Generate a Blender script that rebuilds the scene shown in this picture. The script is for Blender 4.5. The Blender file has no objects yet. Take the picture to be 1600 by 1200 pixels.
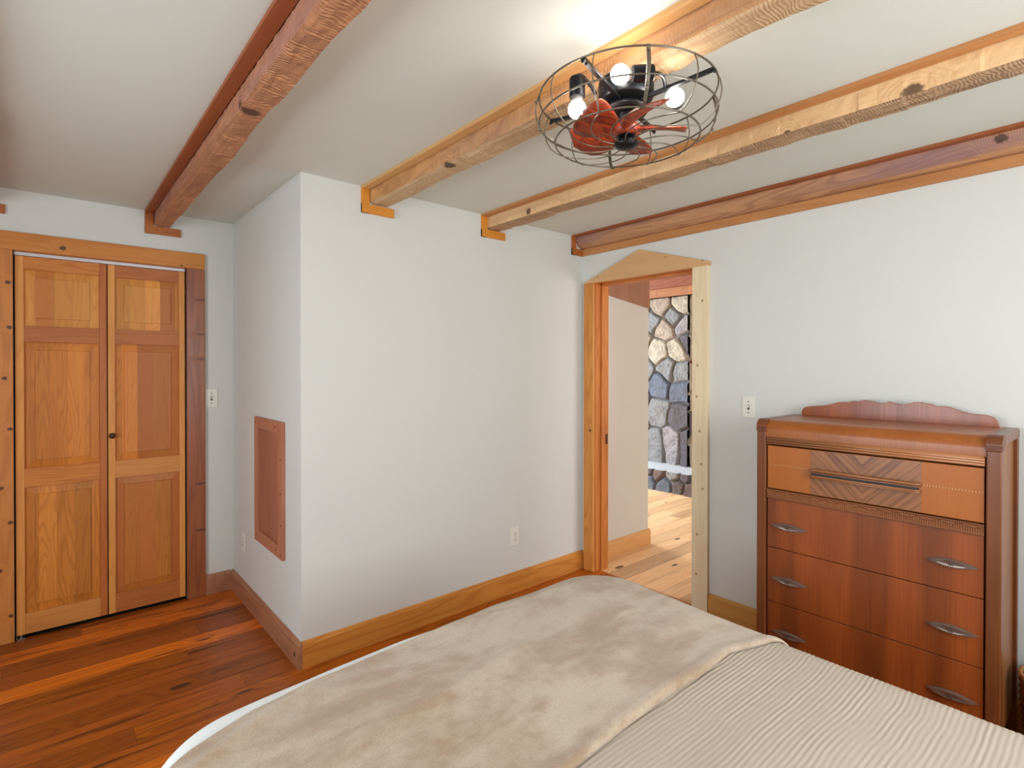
import bpy, bmesh, math, random
from mathutils import Vector, Matrix, noise
PI = math.pi
scene = bpy.context.scene
COL = scene.collection

# ------------------------------------------------------------------ camera
F_PX, YAW, PITCH, ROLL, CY = 839.878, 0.859233, -0.00614588, 0.00063027, 579.78
fw = Vector((math.cos(YAW)*math.cos(PITCH), math.sin(YAW)*math.cos(PITCH), math.sin(PITCH)))
rt = fw.cross(Vector((0, 0, 1))).normalized(); up = rt.cross(fw)
c_, s_ = math.cos(ROLL), math.sin(ROLL)
up2 = c_*up - s_*rt; rt2 = c_*rt + s_*up
cam_data = bpy.data.cameras.new('camera'); cam = bpy.data.objects.new('camera', cam_data); COL.objects.link(cam)
M = Matrix((( rt2.x, up2.x, -fw.x, 0), (rt2.y, up2.y, -fw.y, 0), (rt2.z, up2.z, -fw.z, 1.415), (0, 0, 0, 1)))
cam.matrix_world = M
cam_data.sensor_width = 36; cam_data.lens = F_PX/1600*36
cam_data.shift_y = (CY-600)/1600
cam_data.clip_start = 0.02
scene.camera = cam
# ------------------------------------------------------------------ view, world, daylight
vs = scene.view_settings
vs.view_transform = 'Standard'; vs.look = 'None'; vs.gamma = 1; vs.exposure = -0.06
try: vs.use_curve_mapping = False
except Exception: pass
world = bpy.data.worlds.new('world'); scene.world = world; world.use_nodes = True
world.node_tree.nodes['Background'].inputs[0].default_value = (0.75, 0.86, 1.0, 1)
world.node_tree.nodes['Background'].inputs[1].default_value = 0.8

def area(name, loc, direction, sx, sy, power, color):
    d = bpy.data.lights.new(name, 'AREA'); d.shape = 'RECTANGLE'; d.size = sx; d.size_y = sy
    d.energy = power; d.color = color
    o = bpy.data.objects.new(name, d); COL.objects.link(o); o.location = loc
    o.rotation_euler = Vector(direction).to_track_quat('-Z', 'Y').to_euler()
    return o
# daylight just outside each window opening
area('daylight_left', (-1.70, 1.30, 1.38), (1, 0, 0), 1.4, 1.25, 72, (0.80, 0.91, 1.0))
area('daylight_near', (1.35, -1.15, 1.5), (0, 1, 0), 1.6, 1.25, 70, (0.91, 0.965, 1.0))
area('daylight_living', (4.3, 6.14, 1.5), (0, -1, 0), 2.2, 1.7, 300, (0.72, 0.85, 1.0))
area('daylight_hall', (4.6, -1.44, 1.5), (0, 1, 0), 2.0, 1.6, 75, (0.95, 0.97, 1.0))

# ------------------------------------------------------------------ helpers
def lin(c):
    r = []
    for v in c:
        v = v/255.0
        r.append(v/12.92 if v <= 0.04045 else ((v+0.055)/1.055)**2.4)
    return (r[0], r[1], r[2], 1)

class G:
    def __init__(s, name):
        s.mat = bpy.data.materials.new(name); s.mat.use_nodes = True
        s.t = s.mat.node_tree; s.bsdf = s.t.nodes['Principled BSDF']
    def put(s, sock, v):
        if isinstance(v, bpy.types.NodeSocket): s.t.links.new(v, sock)
        elif v is not None:
            sock.default_value = v
    def m(s, op, a, b=None, c=None):
        n = s.t.nodes.new('ShaderNodeMath'); n.operation = op
        s.put(n.inputs[0], a); s.put(n.inputs[1], b); s.put(n.inputs[2], c)
        return n.outputs[0]
    def pos(s):
        n = s.t.nodes.new('ShaderNodeTexCoord'); return n.outputs['Object']
    def sep(s, v):
        n = s.t.nodes.new('ShaderNodeSeparateXYZ'); s.put(n.inputs[0], v); return n.outputs[0], n.outputs[1], n.outputs[2]
    def comb(s, x, y, z):
        n = s.t.nodes.new('ShaderNodeCombineXYZ'); s.put(n.inputs[0], x); s.put(n.inputs[1], y); s.put(n.inputs[2], z); return n.outputs[0]
    def noise(s, v, scale=5, detail=2, rough=0.5, dist=0.0):
        n = s.t.nodes.new('ShaderNodeTexNoise'); s.put(n.inputs['Vector'], v)
        n.inputs['Scale'].default_value = scale; n.inputs['Detail'].default_value = detail
        n.inputs['Roughness'].default_value = rough; n.inputs['Distortion'].default_value = dist
        return n.outputs[0]
    def voro(s, v, scale=5, rnd=1.0):
        n = s.t.nodes.new('ShaderNodeTexVoronoi'); s.put(n.inputs['Vector'], v)
        n.inputs['Scale'].default_value = scale; n.inputs['Randomness'].default_value = rnd
        return n.outputs['Distance']
    def white(s, v):
        n = s.t.nodes.new('ShaderNodeTexWhiteNoise'); n.noise_dimensions = '1D'; s.put(n.inputs['W'], v); return n.outputs['Value']
    def rng(s, v, a, b, c=0.0, d=1.0, smooth=True):
        n = s.t.nodes.new('ShaderNodeMapRange'); n.interpolation_type = 'SMOOTHSTEP' if smooth else 'LINEAR'
        s.put(n.inputs[0], v)
        for i, q in enumerate((a, b, c, d)): n.inputs[i+1].default_value = q
        return n.outputs[0]
    def mix(s, f, a, b, mode='MIX'):
        n = s.t.nodes.new('ShaderNodeMix'); n.data_type = 'RGBA'; n.blend_type = mode
        s.put(n.inputs[0], f); s.put(n.inputs[6], a); s.put(n.inputs[7], b)
        return n.outputs[2]
    def vdist(s, v, inv, k):
        n = s.t.nodes.new('ShaderNodeVectorMath'); n.operation = 'MULTIPLY'; s.put(n.inputs[0], v); n.inputs[1].default_value = inv
        q = s.t.nodes.new('ShaderNodeVectorMath'); q.operation = 'DISTANCE'; s.put(q.inputs[0], n.outputs[0])
        q.inputs[1].default_value = [a*b for a, b in zip(inv, k)]
        return q.outputs['Value']
    def bump(s, h, strength=0.3, dist=0.002):
        n = s.t.nodes.new('ShaderNodeBump'); n.inputs['Strength'].default_value = strength; n.inputs['Distance'].default_value = dist
        s.put(n.inputs['Height'], h); s.t.links.new(n.outputs[0], s.bsdf.inputs['Normal'])
    def done(s, col=None, rough=0.5, metal=0.0, spec=None, sheen=None, coat=None):
        b = s.bsdf
        if col is not None: s.put(b.inputs['Base Color'], col)
        s.put(b.inputs['Roughness'], rough); b.inputs['Metallic'].default_value = metal
        if spec is not None: b.inputs['Specular IOR Level'].default_value = spec
        if sheen is not None: b.inputs['Sheen Weight'].default_value = sheen
        if coat is not None: b.inputs['Coat Weight'].default_value = coat; b.inputs['Coat Roughness'].default_value = 0.15
        return s.mat

WG = (1.03, 1.0, 0.72)
def wood(name, base, dark, axis='Z', k=1.0, rings=14.0, ring_amt=0.55, fibre=0.25, knots=(), plank=None,
         rknots=0.0, var=0.0, rough=0.45, bump=0.15, ridge=0.0, streak=0.0, streak_col=(60, 32, 14), stain=None,
         patch=None, spec=0.4, coat=None, shift=0.0, hue=None, zfig=0.0, wgain=None, sharp=2.6, kcol=(62, 34, 24)):
    g = G(name); P = g.pos(); x, y, z = g.sep(P)
    u, v, w = {'X': (x, y, z), 'Y': (y, x, z), 'Z': (z, x, y)}[axis]
    if shift:
        v = g.m('ADD', v, shift); w = g.m('ADD', w, shift*0.7)
    r = None; gap = None
    if plank:
        which, width, length = plank[:3]
        cc = {'x': x, 'y': y, 'z': z}[which]
        t = g.m('ADD', g.m('DIVIDE', cc, width), 50.37 + (plank[3] if len(plank) > 3 else 0))
        idn = g.m('FLOOR', t); fr = g.m('FRACT', t); r = g.white(idn)
        e = g.m('MINIMUM', fr, g.m('SUBTRACT', 1.0, fr))
        gw = (plank[4] if len(plank) > 4 else 0.0015)/width
        gap = g.rng(e, 0.0, gw, 1.0, 0.0)
        if length:
            u2 = g.m('ADD', g.m('DIVIDE', u, length), g.m('MULTIPLY', r, 9.7))
            id2 = g.m('FLOOR', u2); r = g.white(g.m('ADD', g.m('MULTIPLY', id2, 17.31), idn))
            f2 = g.m('FRACT', u2); e2 = g.m('MINIMUM', f2, g.m('SUBTRACT', 1.0, f2))
            gap = g.m('MAXIMUM', gap, g.rng(e2, 0.0, 0.0012/length, 1.0, 0.0))
        u = g.m('ADD', u, g.m('MULTIPLY', r, 23.0)); v = g.m('ADD', v, g.m('MULTIPLY', r, 7.0))
    vec = g.comb(g.m('MULTIPLY', u, 0.11), v, w)
    n = g.noise(vec, 7.0*k, 2, 0.45, 0.3)
    kmask = None
    for (kp, kr, ks) in knots:           # knot centre, radius, stretch along grain
        inv = [1.0/kr]*3; inv['XYZ'.index(axis)] = 1.0/(kr*ks)
        d = g.vdist(P, tuple(inv), kp)
        wob = g.m('ADD', d, g.m('MULTIPLY', g.m('SUBTRACT', g.noise(P, 90, 2), 0.5), 0.7))
        mk = g.rng(wob, 0.7, 1.15, 1.0, 0.0)
        kmask = mk if kmask is None else g.m('MAXIMUM', kmask, mk)
        n = g.m('ADD', n, g.m('MULTIPLY', g.rng(d, 0.0, 4.0, 1.0, 0.0), 0.55))
    if rknots > 0:
        vv = g.comb(g.m('MULTIPLY', u, 2.6), g.m('MULTIPLY', v, 7.0), g.m('MULTIPLY', w, 7.0))
        d = g.voro(vv, 1.0)
        mk = g.rng(d, 0.10*rknots, 0.16*rknots, 1.0, 0.0)
        kmask = mk if kmask is None else g.m('MAXIMUM', kmask, mk)
        n = g.m('ADD', n, g.m('MULTIPLY', g.rng(d, 0.0, 0.5, 1.0, 0.0), 0.22))
    s = g.m('ADD', g.m('MULTIPLY', g.m('SINE', g.m('MULTIPLY', n, rings*6.28)), 0.5), 0.5)
    s = g.m('POWER', s, sharp)
    fib = g.noise(g.comb(g.m('MULTIPLY', u, 3.0), g.m('MULTIPLY', v, 150.0), g.m('MULTIPLY', w, 150.0)), 1.0, 2)
    big = g.noise(g.comb(g.m('MULTIPLY', u, 1.2), g.m('MULTIPLY', v, 7.0), g.m('MULTIPLY', w, 7.0)), 1.0, 2)
    wg = WG if wgain is None else wgain
    cb, cd = [tuple(a_*b_ for a_, b_ in zip(lin(q)[:3], wg))+(1,) for q in (base, dark)]
    col = g.mix(g.m('MULTIPLY', s, ring_amt), cb, cd)
    col = g.mix(g.m('MULTIPLY', g.rng(fib, 0.35, 0.75), fibre), col, cd)
    col = g.mix(g.m('MULTIPLY', g.rng(big, 0.4, 0.8), 0.45), col, cd)
    if zfig:
        fg = g.noise(g.comb(g.m('MULTIPLY', u, 0.6), g.m('MULTIPLY', v, 9.0), g.m('MULTIPLY', w, 9.0)), 1.0, 1)
        col = g.mix(g.m('MULTIPLY', g.rng(fg, 0.42, 0.66), zfig), col, (0.045, 0.010, 0.005, 1))
    if r is not None and var:
        f1 = g.m('ADD', 1.0 - var*0.55, g.m('MULTIPLY', r, var*1.1))
        col = g.mix(1.0, col, g.comb(f1, f1, f1), 'MULTIPLY')
        if hue:
            col = g.mix(g.m('MULTIPLY', g.rng(g.white(g.m('ADD', g.m('MULTIPLY', r, 913.0), 3.3)), 0.5, 0.95), 0.7), col, lin(hue))
    if streak:
        st = g.noise(g.comb(g.m('MULTIPLY', u, 1.3), g.m('MULTIPLY', v, 16.0), g.m('MULTIPLY', w, 16.0)), 1.0, 4, 0.62, 0.4)
        col = g.mix(g.m('MULTIPLY', g.rng(st, 0.54, 0.72), streak), col, lin(streak_col))
    if stain:                            # purple / grey weathered band: (colour, amount)
        sn = g.noise(g.comb(g.m('MULTIPLY', u, 0.8), g.m('MULTIPLY', v, 8.0), g.m('MULTIPLY', w, 8.0)), 1.3, 3)
        col = g.mix(g.m('MULTIPLY', g.rng(sn, 0.42, 0.68), stain[1]), col, lin(stain[0]))
    if kmask is not None: col = g.mix(g.m('MULTIPLY', kmask, 0.85), col, lin(kcol))
    if gap is not None: col = g.mix(g.m('MULTIPLY', gap, 0.85), col, (0.02, 0.009, 0.004, 1))
    h = g.m('ADD', g.m('MULTIPLY', fib, 0.5), g.m('MULTIPLY', s, 0.3))
    if gap is not None: h = g.m('SUBTRACT', h, g.m('MULTIPLY', gap, 1.6))
    if ridge:
        un = g.m('ADD', u, g.m('MULTIPLY', g.noise(P, 9, 2), 0.09))
        rd = g.m('SINE', g.m('MULTIPLY', un, 6.28/0.011))
        rd = g.m('MULTIPLY', rd, g.rng(g.noise(P, 14, 2), 0.3, 0.6, 0.2, 1.0))
        h = g.m('ADD', h, g.m('MULTIPLY', rd, ridge))
        col = g.mix(g.m('MULTIPLY', g.rng(rd, -0.2, -0.9), 0.28*min(1, ridge)), col, cd)
    g.bump(h, bump, 0.004)
    rr = g.m('ADD', rough, g.m('MULTIPLY', fib, 0.12))
    return g.done(col, rr, 0, spec, None, coat)

def plain(name, c, rough=0.5, metal=0.0, spec=None, bscale=0, bstr=0.1, var=0.0, bdist=0.002):
    g = G(name); col = lin(c)
    if var:
        n = g.noise(g.pos(), 6, 3); d = tuple(v*(1-var) for v in lin(c)[:3])+(1,)
        col = g.mix(n, col, d)
    if bscale: g.bump(g.noise(g.pos(), bscale, 4, 0.6), bstr, bdist)
    return g.done(col, rough, metal, spec)

# ---- mesh helpers: everything is modelled in room coordinates (metres)
def bm_new(): return bmesh.new()
def box(bm, x0, x1, y0, y1, z0, z1):
    vs_ = [bm.verts.new((x, y, z)) for x in (x0, x1) for y in (y0, y1) for z in (z0, z1)]
    for f in ((0, 1, 3, 2), (4, 6, 7, 5), (0, 4, 5, 1), (2, 3, 7, 6), (0, 2, 6, 4), (1, 5, 7, 3)):
        bm.faces.new([vs_[i] for i in f])
    return bm
def prism(bm, pts, axis, a, b):
    """extrude a 2-D outline; axis 'X': pts are (y,z), 'Y': (x,z), 'Z': (x,y)"""
    def mk(p, t): return {'X': (t, p[0], p[1]), 'Y': (p[0], t, p[1]), 'Z': (p[0], p[1], t)}[axis]
    A = [bm.verts.new(mk(p, a)) for p in pts]; B = [bm.verts.new(mk(p, b)) for p in pts]
    n = len(pts)
    bm.faces.new(A); bm.faces.new(B[::-1])
    for i in range(n): bm.faces.new((A[i], B[i], B[(i+1) % n], A[(i+1) % n]))
    return bm
def tube(bm, pts, r, seg=8, closed=False, caps=True):
    pts = [Vector(p) for p in pts]; n = len(pts); rings_ = []; ref = None
    for i, p in enumerate(pts):
        if closed: t = pts[(i+1) % n]-pts[i-1]
        else: t = pts[min(i+1, n-1)]-pts[max(i-1, 0)]
        t.normalize()
        if ref is None: ref = t.orthogonal().normalized()
        ref = (ref - t*ref.dot(t)).normalized(); b = t.cross(ref)
        rad = r[i] if isinstance(r, (list, tuple)) else r
        rings_.append([bm.verts.new(p + rad*(math.cos(2*PI*k/seg)*ref + math.sin(2*PI*k/seg)*b)) for k in range(seg)])
    for i in range(n if closed else n-1):
        A, B = rings_[i], rings_[(i+1) % n]
        for k in range(seg): bm.faces.new((A[k], A[(k+1) % seg], B[(k+1) % seg], B[k]))
    if not closed and caps:
        bm.faces.new(rings_[0][::-1]); bm.faces.new(rings_[-1])
    return bm
def lathe(bm, prof, c, axis=(0, 0, 1), seg=32):
    """prof: list of (radius, height along axis)"""
    c = Vector(c); ax = Vector(axis).normalized(); e1 = ax.orthogonal().normalized(); e2 = ax.cross(e1)
    R = []
    for (r, h) in prof:
        if r < 1e-6: R.append([bm.verts.new(c+ax*h)])
        else: R.append([bm.verts.new(c+ax*h+r*(math.cos(2*PI*k/seg)*e1+math.sin(2*PI*k/seg)*e2)) for k in range(seg)])
    for A, B in zip(R[:-1], R[1:]):
        for k in range(seg):
            k2 = (k+1) % seg
            if len(A) == 1 and len(B) == 1: continue
            if len(A) == 1: bm.faces.new((A[0], B[k], B[k2]))
            elif len(B) == 1: bm.faces.new((A[k], B[0], A[k2]))
            else: bm.faces.new((A[k], B[k], B[k2], A[k2]))
    return bm
def ball(bm, c, r, sx=1, sy=1, sz=1, sub=3):
    res = bmesh.ops.create_icosphere(bm, subdivisions=sub, radius=r)
    for v in res['verts']: v.co = Vector((v.co.x*sx, v.co.y*sy, v.co.z*sz))+Vector(c)
    return bm
def root_of(p):
    o = Vector((0, 0, 0))
    while p is not None: o += p.location; p = p.parent
    return o
def obj(name, bm, mat, parent=None, bevel=0, smooth=False, seg=2, mods=None, base=None):
    bmesh.ops.recalc_face_normals(bm, faces=bm.faces)
    me = bpy.data.meshes.new(name); bm.to_mesh(me); bm.free()
    o = bpy.data.objects.new(name, me); COL.objects.link(o)
    if isinstance(mat, (list, tuple)):
        for m_ in mat: me.materials.append(m_)
    else: me.materials.append(mat)
    if smooth:
        for p in me.polygons: p.use_smooth = True
    if bevel:
        b = o.modifiers.new('bevel', 'BEVEL'); b.width = bevel; b.segments = seg; b.limit_method = 'ANGLE'; b.angle_limit = 0.6
        if not smooth:
            for p in me.polygons: p.use_smooth = True
            try:
                b.harden_normals = True
            except Exception: pass
    if parent is not None:
        o.parent = parent; o.location = -root_of(parent)
    return o
def struct(name, bm, mat, **k):
    o = obj(name, bm, mat, **k); o['kind'] = 'structure'; return o
def thing(name, label, cat, loc, group=None):
    o = bpy.data.objects.new(name, None); COL.objects.link(o); o.location = loc; o.empty_display_size = 0.1
    o['label'] = label; o['category'] = cat
    if group: o['group'] = group
    return o
def tag(o, label, cat, group=None):
    o['label'] = label; o['category'] = cat
    if group: o['group'] = group
    return o
def bx(*a): return box(bm_new(), *a)

# ------------------------------------------------------------------ plan of the room
XL, YB, YA, XC, ZC = 0.897, 2.559, 3.78, 2.865, 2.333
XW, YW = -1.55, -1.0            # left wall and the wall behind the camera
# ------------------------------------------------------------------ materials
def wall_mat(name, c, bs=0.12, sc=260):
    g = G(name); P = g.pos()
    n = g.noise(P, 1.1, 3); c1 = lin(c); c2 = tuple(v*0.965 for v in c1[:3])+(1,)
    h = g.m('ADD', g.noise(P, sc, 3, 0.6), g.m('MULTIPLY', g.noise(P, 22, 3), 0.8))
    g.bump(h, bs, 0.0015)
    return g.done(g.mix(n, c1, c2), 0.72, 0, 0.2)
M_wall = wall_mat('wall_paint', (219, 219, 213))
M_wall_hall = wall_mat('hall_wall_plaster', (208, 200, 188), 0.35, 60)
def ceil_mat():
    g = G('ceiling_paint'); P = g.pos(); x, y, z = g.sep(P)
    n = g.noise(g.comb(g.m('MULTIPLY', x, 45), g.m('MULTIPLY', y, 160), 0.0), 1, 3, 0.6, 1.2)
    h = g.m('ADD', n, g.m('MULTIPLY', g.noise(P, 30, 3), 0.7)); g.bump(h, 0.22, 0.002)
    return g.done(lin((215, 217, 206)), 0.75, 0, 0.2)
M_ceil = ceil_mat()
M_floor = wood('old_pine_floor', (198, 110, 38), (128, 58, 18), 'X', 0.8, 10, 0.5, 0.35, wgain=(1.12, 1.0, .5), plank=('y', 0.132, 2.3, 0.15, .0022),
               rknots=0.9, var=0.9, rough=0.3, bump=0.25, streak=0.9, streak_col=(40, 22, 12), hue=(150, 74, 28), spec=0.45)
M_floor_hall = wood('pale_pine_floor', (244, 200, 150), (222, 160, 104), 'X', 0.8, 9, 0.35, 0.25, plank=('y', 0.137, 2.6, 0.4, .003),
                    wgain=(1, .97, .98), rknots=0.9, var=0.45, rough=0.34, bump=0.2, streak=0.25, streak_col=(110, 62, 34), spec=0.5)
M_base_b = wood('baseboard_orange', (212, 144, 74), (178, 108, 50), 'X', 1.0, 12, 0.55, 0.2, rough=0.42)
M_base_recess = wood('baseboard_pale_cedar', (176, 122, 92), (140, 88, 64), 'Y', 1.0, 7, 0.4, 0.2, rough=0.4, wgain=(1, 1, .95),
                     knots=(((0.879, 2.60, 0.055), 0.014, 1.0),))
M_base_y = wood('baseboard_right', (206, 154, 92), (178, 122, 64), 'Y', 1.0, 8, 0.4, 0.2, rough=0.42)
M_base_hall = wood('baseboard_hall_wood', (214, 160, 116), (196, 136, 94), 'X', 1.0, 8, 0.3, 0.2, rough=0.3)
M_head = wood('closet_header_pine', (204, 134, 70), (178, 104, 50), 'X', 1.0, 9, 0.4, 0.2, rough=0.42,
              knots=(((0.06, YA-0.02, 2.055), 0.013, 1.2), ((0.61, YA-0.02, 2.03), 0.005, 1.5)))
M_case_l = wood('closet_casing_knotty_pine', (206, 134, 78), (168, 98, 50), 'Z', 1.0, 9, 0.45, 0.2, rough=0.4,
                knots=tuple(((kx, YA-0.02, kz), 0.012, 0.8) for kx, kz in ((-.155, 1.85), (-.15, 1.62), (-.17, 1.36), (-.15, 1.10), (-.185, .80), (-.15, .62), (-.19, .38), (-.15, .14))))
M_case_r = wood('closet_casing_dark_cedar', (158, 88, 56), (112, 56, 34), 'Z', 1.0, 9, 0.5, 0.25, rough=0.3,
                knots=tuple(((0.715, YA-0.02, kz), 0.040, 0.13) for kz in (1.83, 1.62, 1.466, .70, .413)), spec=0.6)
M_stile = wood('door_stile_fir', (222, 154, 90), (196, 124, 64), 'Z', 1.2, 9, 0.4, 0.2, rough=0.42)
M_stile_d = wood('door_stile_red_fir', (186, 108, 56), (160, 84, 40), 'Z', 1.2, 9, 0.4, 0.2, rough=0.42)
M_rail = wood('door_rail_fir', (206, 130, 66), (170, 92, 42), 'X', 1.2, 12, 0.55, 0.2, rough=0.42)
M_rail_d = wood('door_rail_red_fir', (182, 108, 60), (156, 84, 44), 'X', 1.2, 10, 0.35, 0.2, rough=0.42)
M_rail_p = wood('door_rail_pale_fir', (210, 142, 84), (186, 114, 62), 'X', 1.2, 10, 0.35, 0.2, rough=0.42)
def panel_m(name, off, a=(214, 142, 76), b=(182, 106, 48), rings=9):
    return wood(name, a, b, 'Z', 1.0, rings*2.8, 0.42, 0.18, wgain=(1.06, 1.02, .62), plank=('x', 0.075, 0, off, 0.0004), var=0.42, rough=0.42, bump=0.06, shift=off*3.1, hue=(176, 98, 44))
M_panels = [panel_m('door_panel_a', .31, (222, 154, 88), (196, 122, 62), 6), panel_m('door_panel_b', 2.6, (208, 130, 62), (168, 92, 38)),
            panel_m('door_panel_c', 4.2, (206, 132, 64), (160, 88, 34), 11), panel_m('door_panel_d', 5.9, (222, 156, 92), (198, 124, 66), 6),
            panel_m('door_panel_e', 7.4, (206, 130, 64), (170, 96, 42), 11), panel_m('door_panel_f', 9.3, (208, 132, 66), (172, 98, 44))]
M_closet_shade = plain('closet_shade_black', (14, 9, 7), 0.9)  # near-black colour puts the closet's inner shade into its walls
M_track = plain('white_enamel_track', (206, 204, 206), 0.35, 0.2)
M_steel = plain('steel', (150, 150, 150), 0.35, 0.9)
M_knob = plain('dark_bronze', (70, 46, 34), 0.4, 0.6)
M_case_new = wood('new_white_pine', (240, 222, 186), (224, 196, 150), 'Z', 1.1, 10, 0.35, 0.15, rough=0.55, wgain=(1, 1, 1), kcol=(176, 120, 74),
                  knots=tuple(((XC-.02, ky, kz), 0.008, 1.1) for ky, kz in ((1.655, 1.43), (1.66, 1.25), (1.64, 1.05), (1.625, 1.80), (1.62, .72), (1.655, .45), (1.66, .22), (1.63, .86))))
M_case_door = wood('doorway_casing_fir', (216, 150, 86), (178, 106, 48), 'Z', 1.3, 9, 0.5, 0.2, rough=0.42, knots=(((XC-.02, 2.47, 0.98), 0.010, 1.2),))
M_jamb = wood('doorway_jamb_fir', (204, 126, 62), (158, 84, 36), 'Z', 1.3, 9, 0.5, 0.3, rough=0.4)
M_jamb_h = wood('doorway_head_jamb', (204, 130, 72), (170, 96, 46), 'Y', 1.3, 9, 0.4, 0.3, rough=0.4)
M_peak = wood('doorway_peak_board', (216, 172, 124), (200, 148, 98), 'Y', 0.9, 5, 0.3, 0.12, rough=0.5, wgain=(1, 1, .95),
              knots=(((XC-.02, 2.40, 2.035), .005, 1), ((XC-.02, 2.17, 2.025), .0035, 1), ((XC-.02, 1.87, 2.09), .005, 1), ((XC-.02, 1.625, 2.03), .005, 1)))
M_trim_o = wood('orange_trim', (214, 166, 110), (192, 138, 82), 'Y', 1.0, 7, 0.3, 0.15, wgain=(1, 1, .95), rough=0.45)
M_trim_r = wood('red_trim', (158, 88, 54), (130, 64, 38), 'Y', 1.0, 7, 0.3, 0.15, wgain=(1, 1, .82), rough=0.45)
M_trim_t = wood('tan_trim', (196, 136, 82), (166, 104, 56), 'Y', 1.0, 7, 0.35, 0.15, wgain=(1, 1, 1), rough=0.45)
M_end_o = wood('orange_end_trim', (218, 146, 62), (190, 116, 44), 'X', 1.0, 7, 0.25, 0.15, rough=0.45)
M_end_r = wood('red_end_trim', (176, 104, 58), (144, 76, 42), 'X', 1.0, 7, 0.25, 0.15, rough=0.45)
M_plastic = plain('almond_plastic', (232, 229, 216), 0.35)
M_slot = plain('slot_dark', (70, 62, 52), 0.6)
M_panelwood = wood('access_panel_cedar', (192, 126, 96), (160, 98, 72), 'Z', 1.0, 9, 0.4, 0.2, rough=0.45, wgain=(1, 1, 1))
M_panelwood2 = wood('access_panel_field', (172, 108, 84), (150, 90, 68), 'Z', 0.7, 6, 0.4, 0.2, rough=0.4, wgain=(1, 1, 1))
M_black = plain('matte_black_metal', (30, 30, 32), 0.38, 0.6)
M_wire = plain('pewter_cage_wire', (118, 110, 96), 0.36, 0.8)

# ------------------------------------------------------------------ room shell
T = 0.12
# floor
struct('floor', bx(XW-T, 2.905, YW-T, YA+0.01, -0.05, 0), M_floor)
struct('floor_hall', bx(2.905, 6.6, YW-0.4, 6.1, -0.05, 0.0), M_floor_hall)
struct('ceiling', bx(XW-T, XC+T, YW-T, YA+T, ZC, ZC+0.1), M_ceil)
struct('ceiling_hall', bx(XC+T, 4.05, YW-0.4, 6.1, ZC, ZC+0.1), M_ceil)
struct('ceiling_living', bx(4.05, 6.6, YW-0.4, 6.1, 2.75, 2.85), M_ceil)
# far wall (with closet opening)
bm = bm_new()
OX0, OX1, OZ = -0.138, 0.640, 2.02
box(bm, XW-T, OX0, YA, YA+T, 0, ZC); box(bm, OX0, OX1, YA, YA+T, OZ, ZC); box(bm, OX1, XL+T, YA, YA+T, 0, ZC)
struct('wall_far', bm, M_wall)
bm = bm_new(); box(bm, OX0-.30, OX1+.30, YA+.62, YA+.66, -.05, 2.4); box(bm, OX0-.34, OX0-.30, YA+T, YA+.66, -.05, 2.4); box(bm, OX1+.30, OX1+.34, YA+T, YA+.66, -.05, 2.4)
box(bm, OX0-.34, OX1+.34, YA+T, YA+.66, 2.36, 2.4); box(bm, OX0-.34, OX1+.34, YA+.01, YA+.66, -.06, -.004); struct('wall_closet', bm, M_closet_shade)
struct('wall_recess', bx(XL, XL+T, YB, YA, 0, ZC), M_wall)
struct('wall_middle', bx(XL+T, XC+T, YB, YB+T, 0, ZC), M_wall)
# right wall with doorway  Y 1.69..2.44, head 2.0
DY0, DY1, DZ = 1.690, 2.440, 2.0
bm = bm_new()
box(bm, XC, XC+T, YW-T, DY0-.018, 0, ZC); box(bm, XC, XC+T, DY0-.018, DY1+.018, DZ+.02, ZC); box(bm, XC, XC+T, DY1+.018, YB, 0, ZC)
struct('wall_right', bm, M_wall)
# left wall with window_1, near wall with window_2
def wall_x(name, x0, x1, y0, y1, wy0, wy1, wz0, wz1, z1=ZC, mat=M_wall):
    bm = bm_new()
    box(bm, x0, x1, y0, wy0, 0, z1); box(bm, x0, x1, wy1, y1, 0, z1); box(bm, x0, x1, wy0, wy1, 0, wz0); box(bm, x0, x1, wy0, wy1, wz1, z1)
    return struct(name, bm, mat)
def wall_y(name, y0, y1, x0, x1, wx0, wx1, wz0, wz1, z1=ZC, mat=M_wall):
    bm = bm_new()
    box(bm, x0, wx0, y0, y1, 0, z1); box(bm, wx1, x1, y0, y1, 0, z1); box(bm, wx0, wx1, y0, y1, 0, wz0); box(bm, wx0, wx1, y0, y1, wz1, z1)
    return struct(name, bm, mat)
wall_x('wall_left', XW-T, XW, YW-T, YA+T, 0.6, 2.0, 0.75, 2.0)
wall_y('wall_near', YW-T, YW, XW, XC, 0.55, 2.15, 0.85, 2.1)
wall_y('wall_hall_near', YW-0.52, YW-0.4, XC+T, 6.6, 3.6, 5.6, 0.6, 2.2, 2.75)
wall_y('wall_living_far', 6.1-.05, 6.1+.07, XC+T, 6.6, 3.2, 5.4, 0.6, 2.3, 2.85)
struct('wall_living_right', bx(6.6, 6.72, YW-0.52, 6.15, 0, 2.85), M_wall_hall)
struct('wall_living_left', bx(XC, XC+T, YB+T, 6.1, 0, 2.75), M_wall_hall)
struct('wall_hall_side', bx(XC+T, XC+T+.002, YW-.4, DY0-.12, 0, ZC), M_wall_hall)
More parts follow.
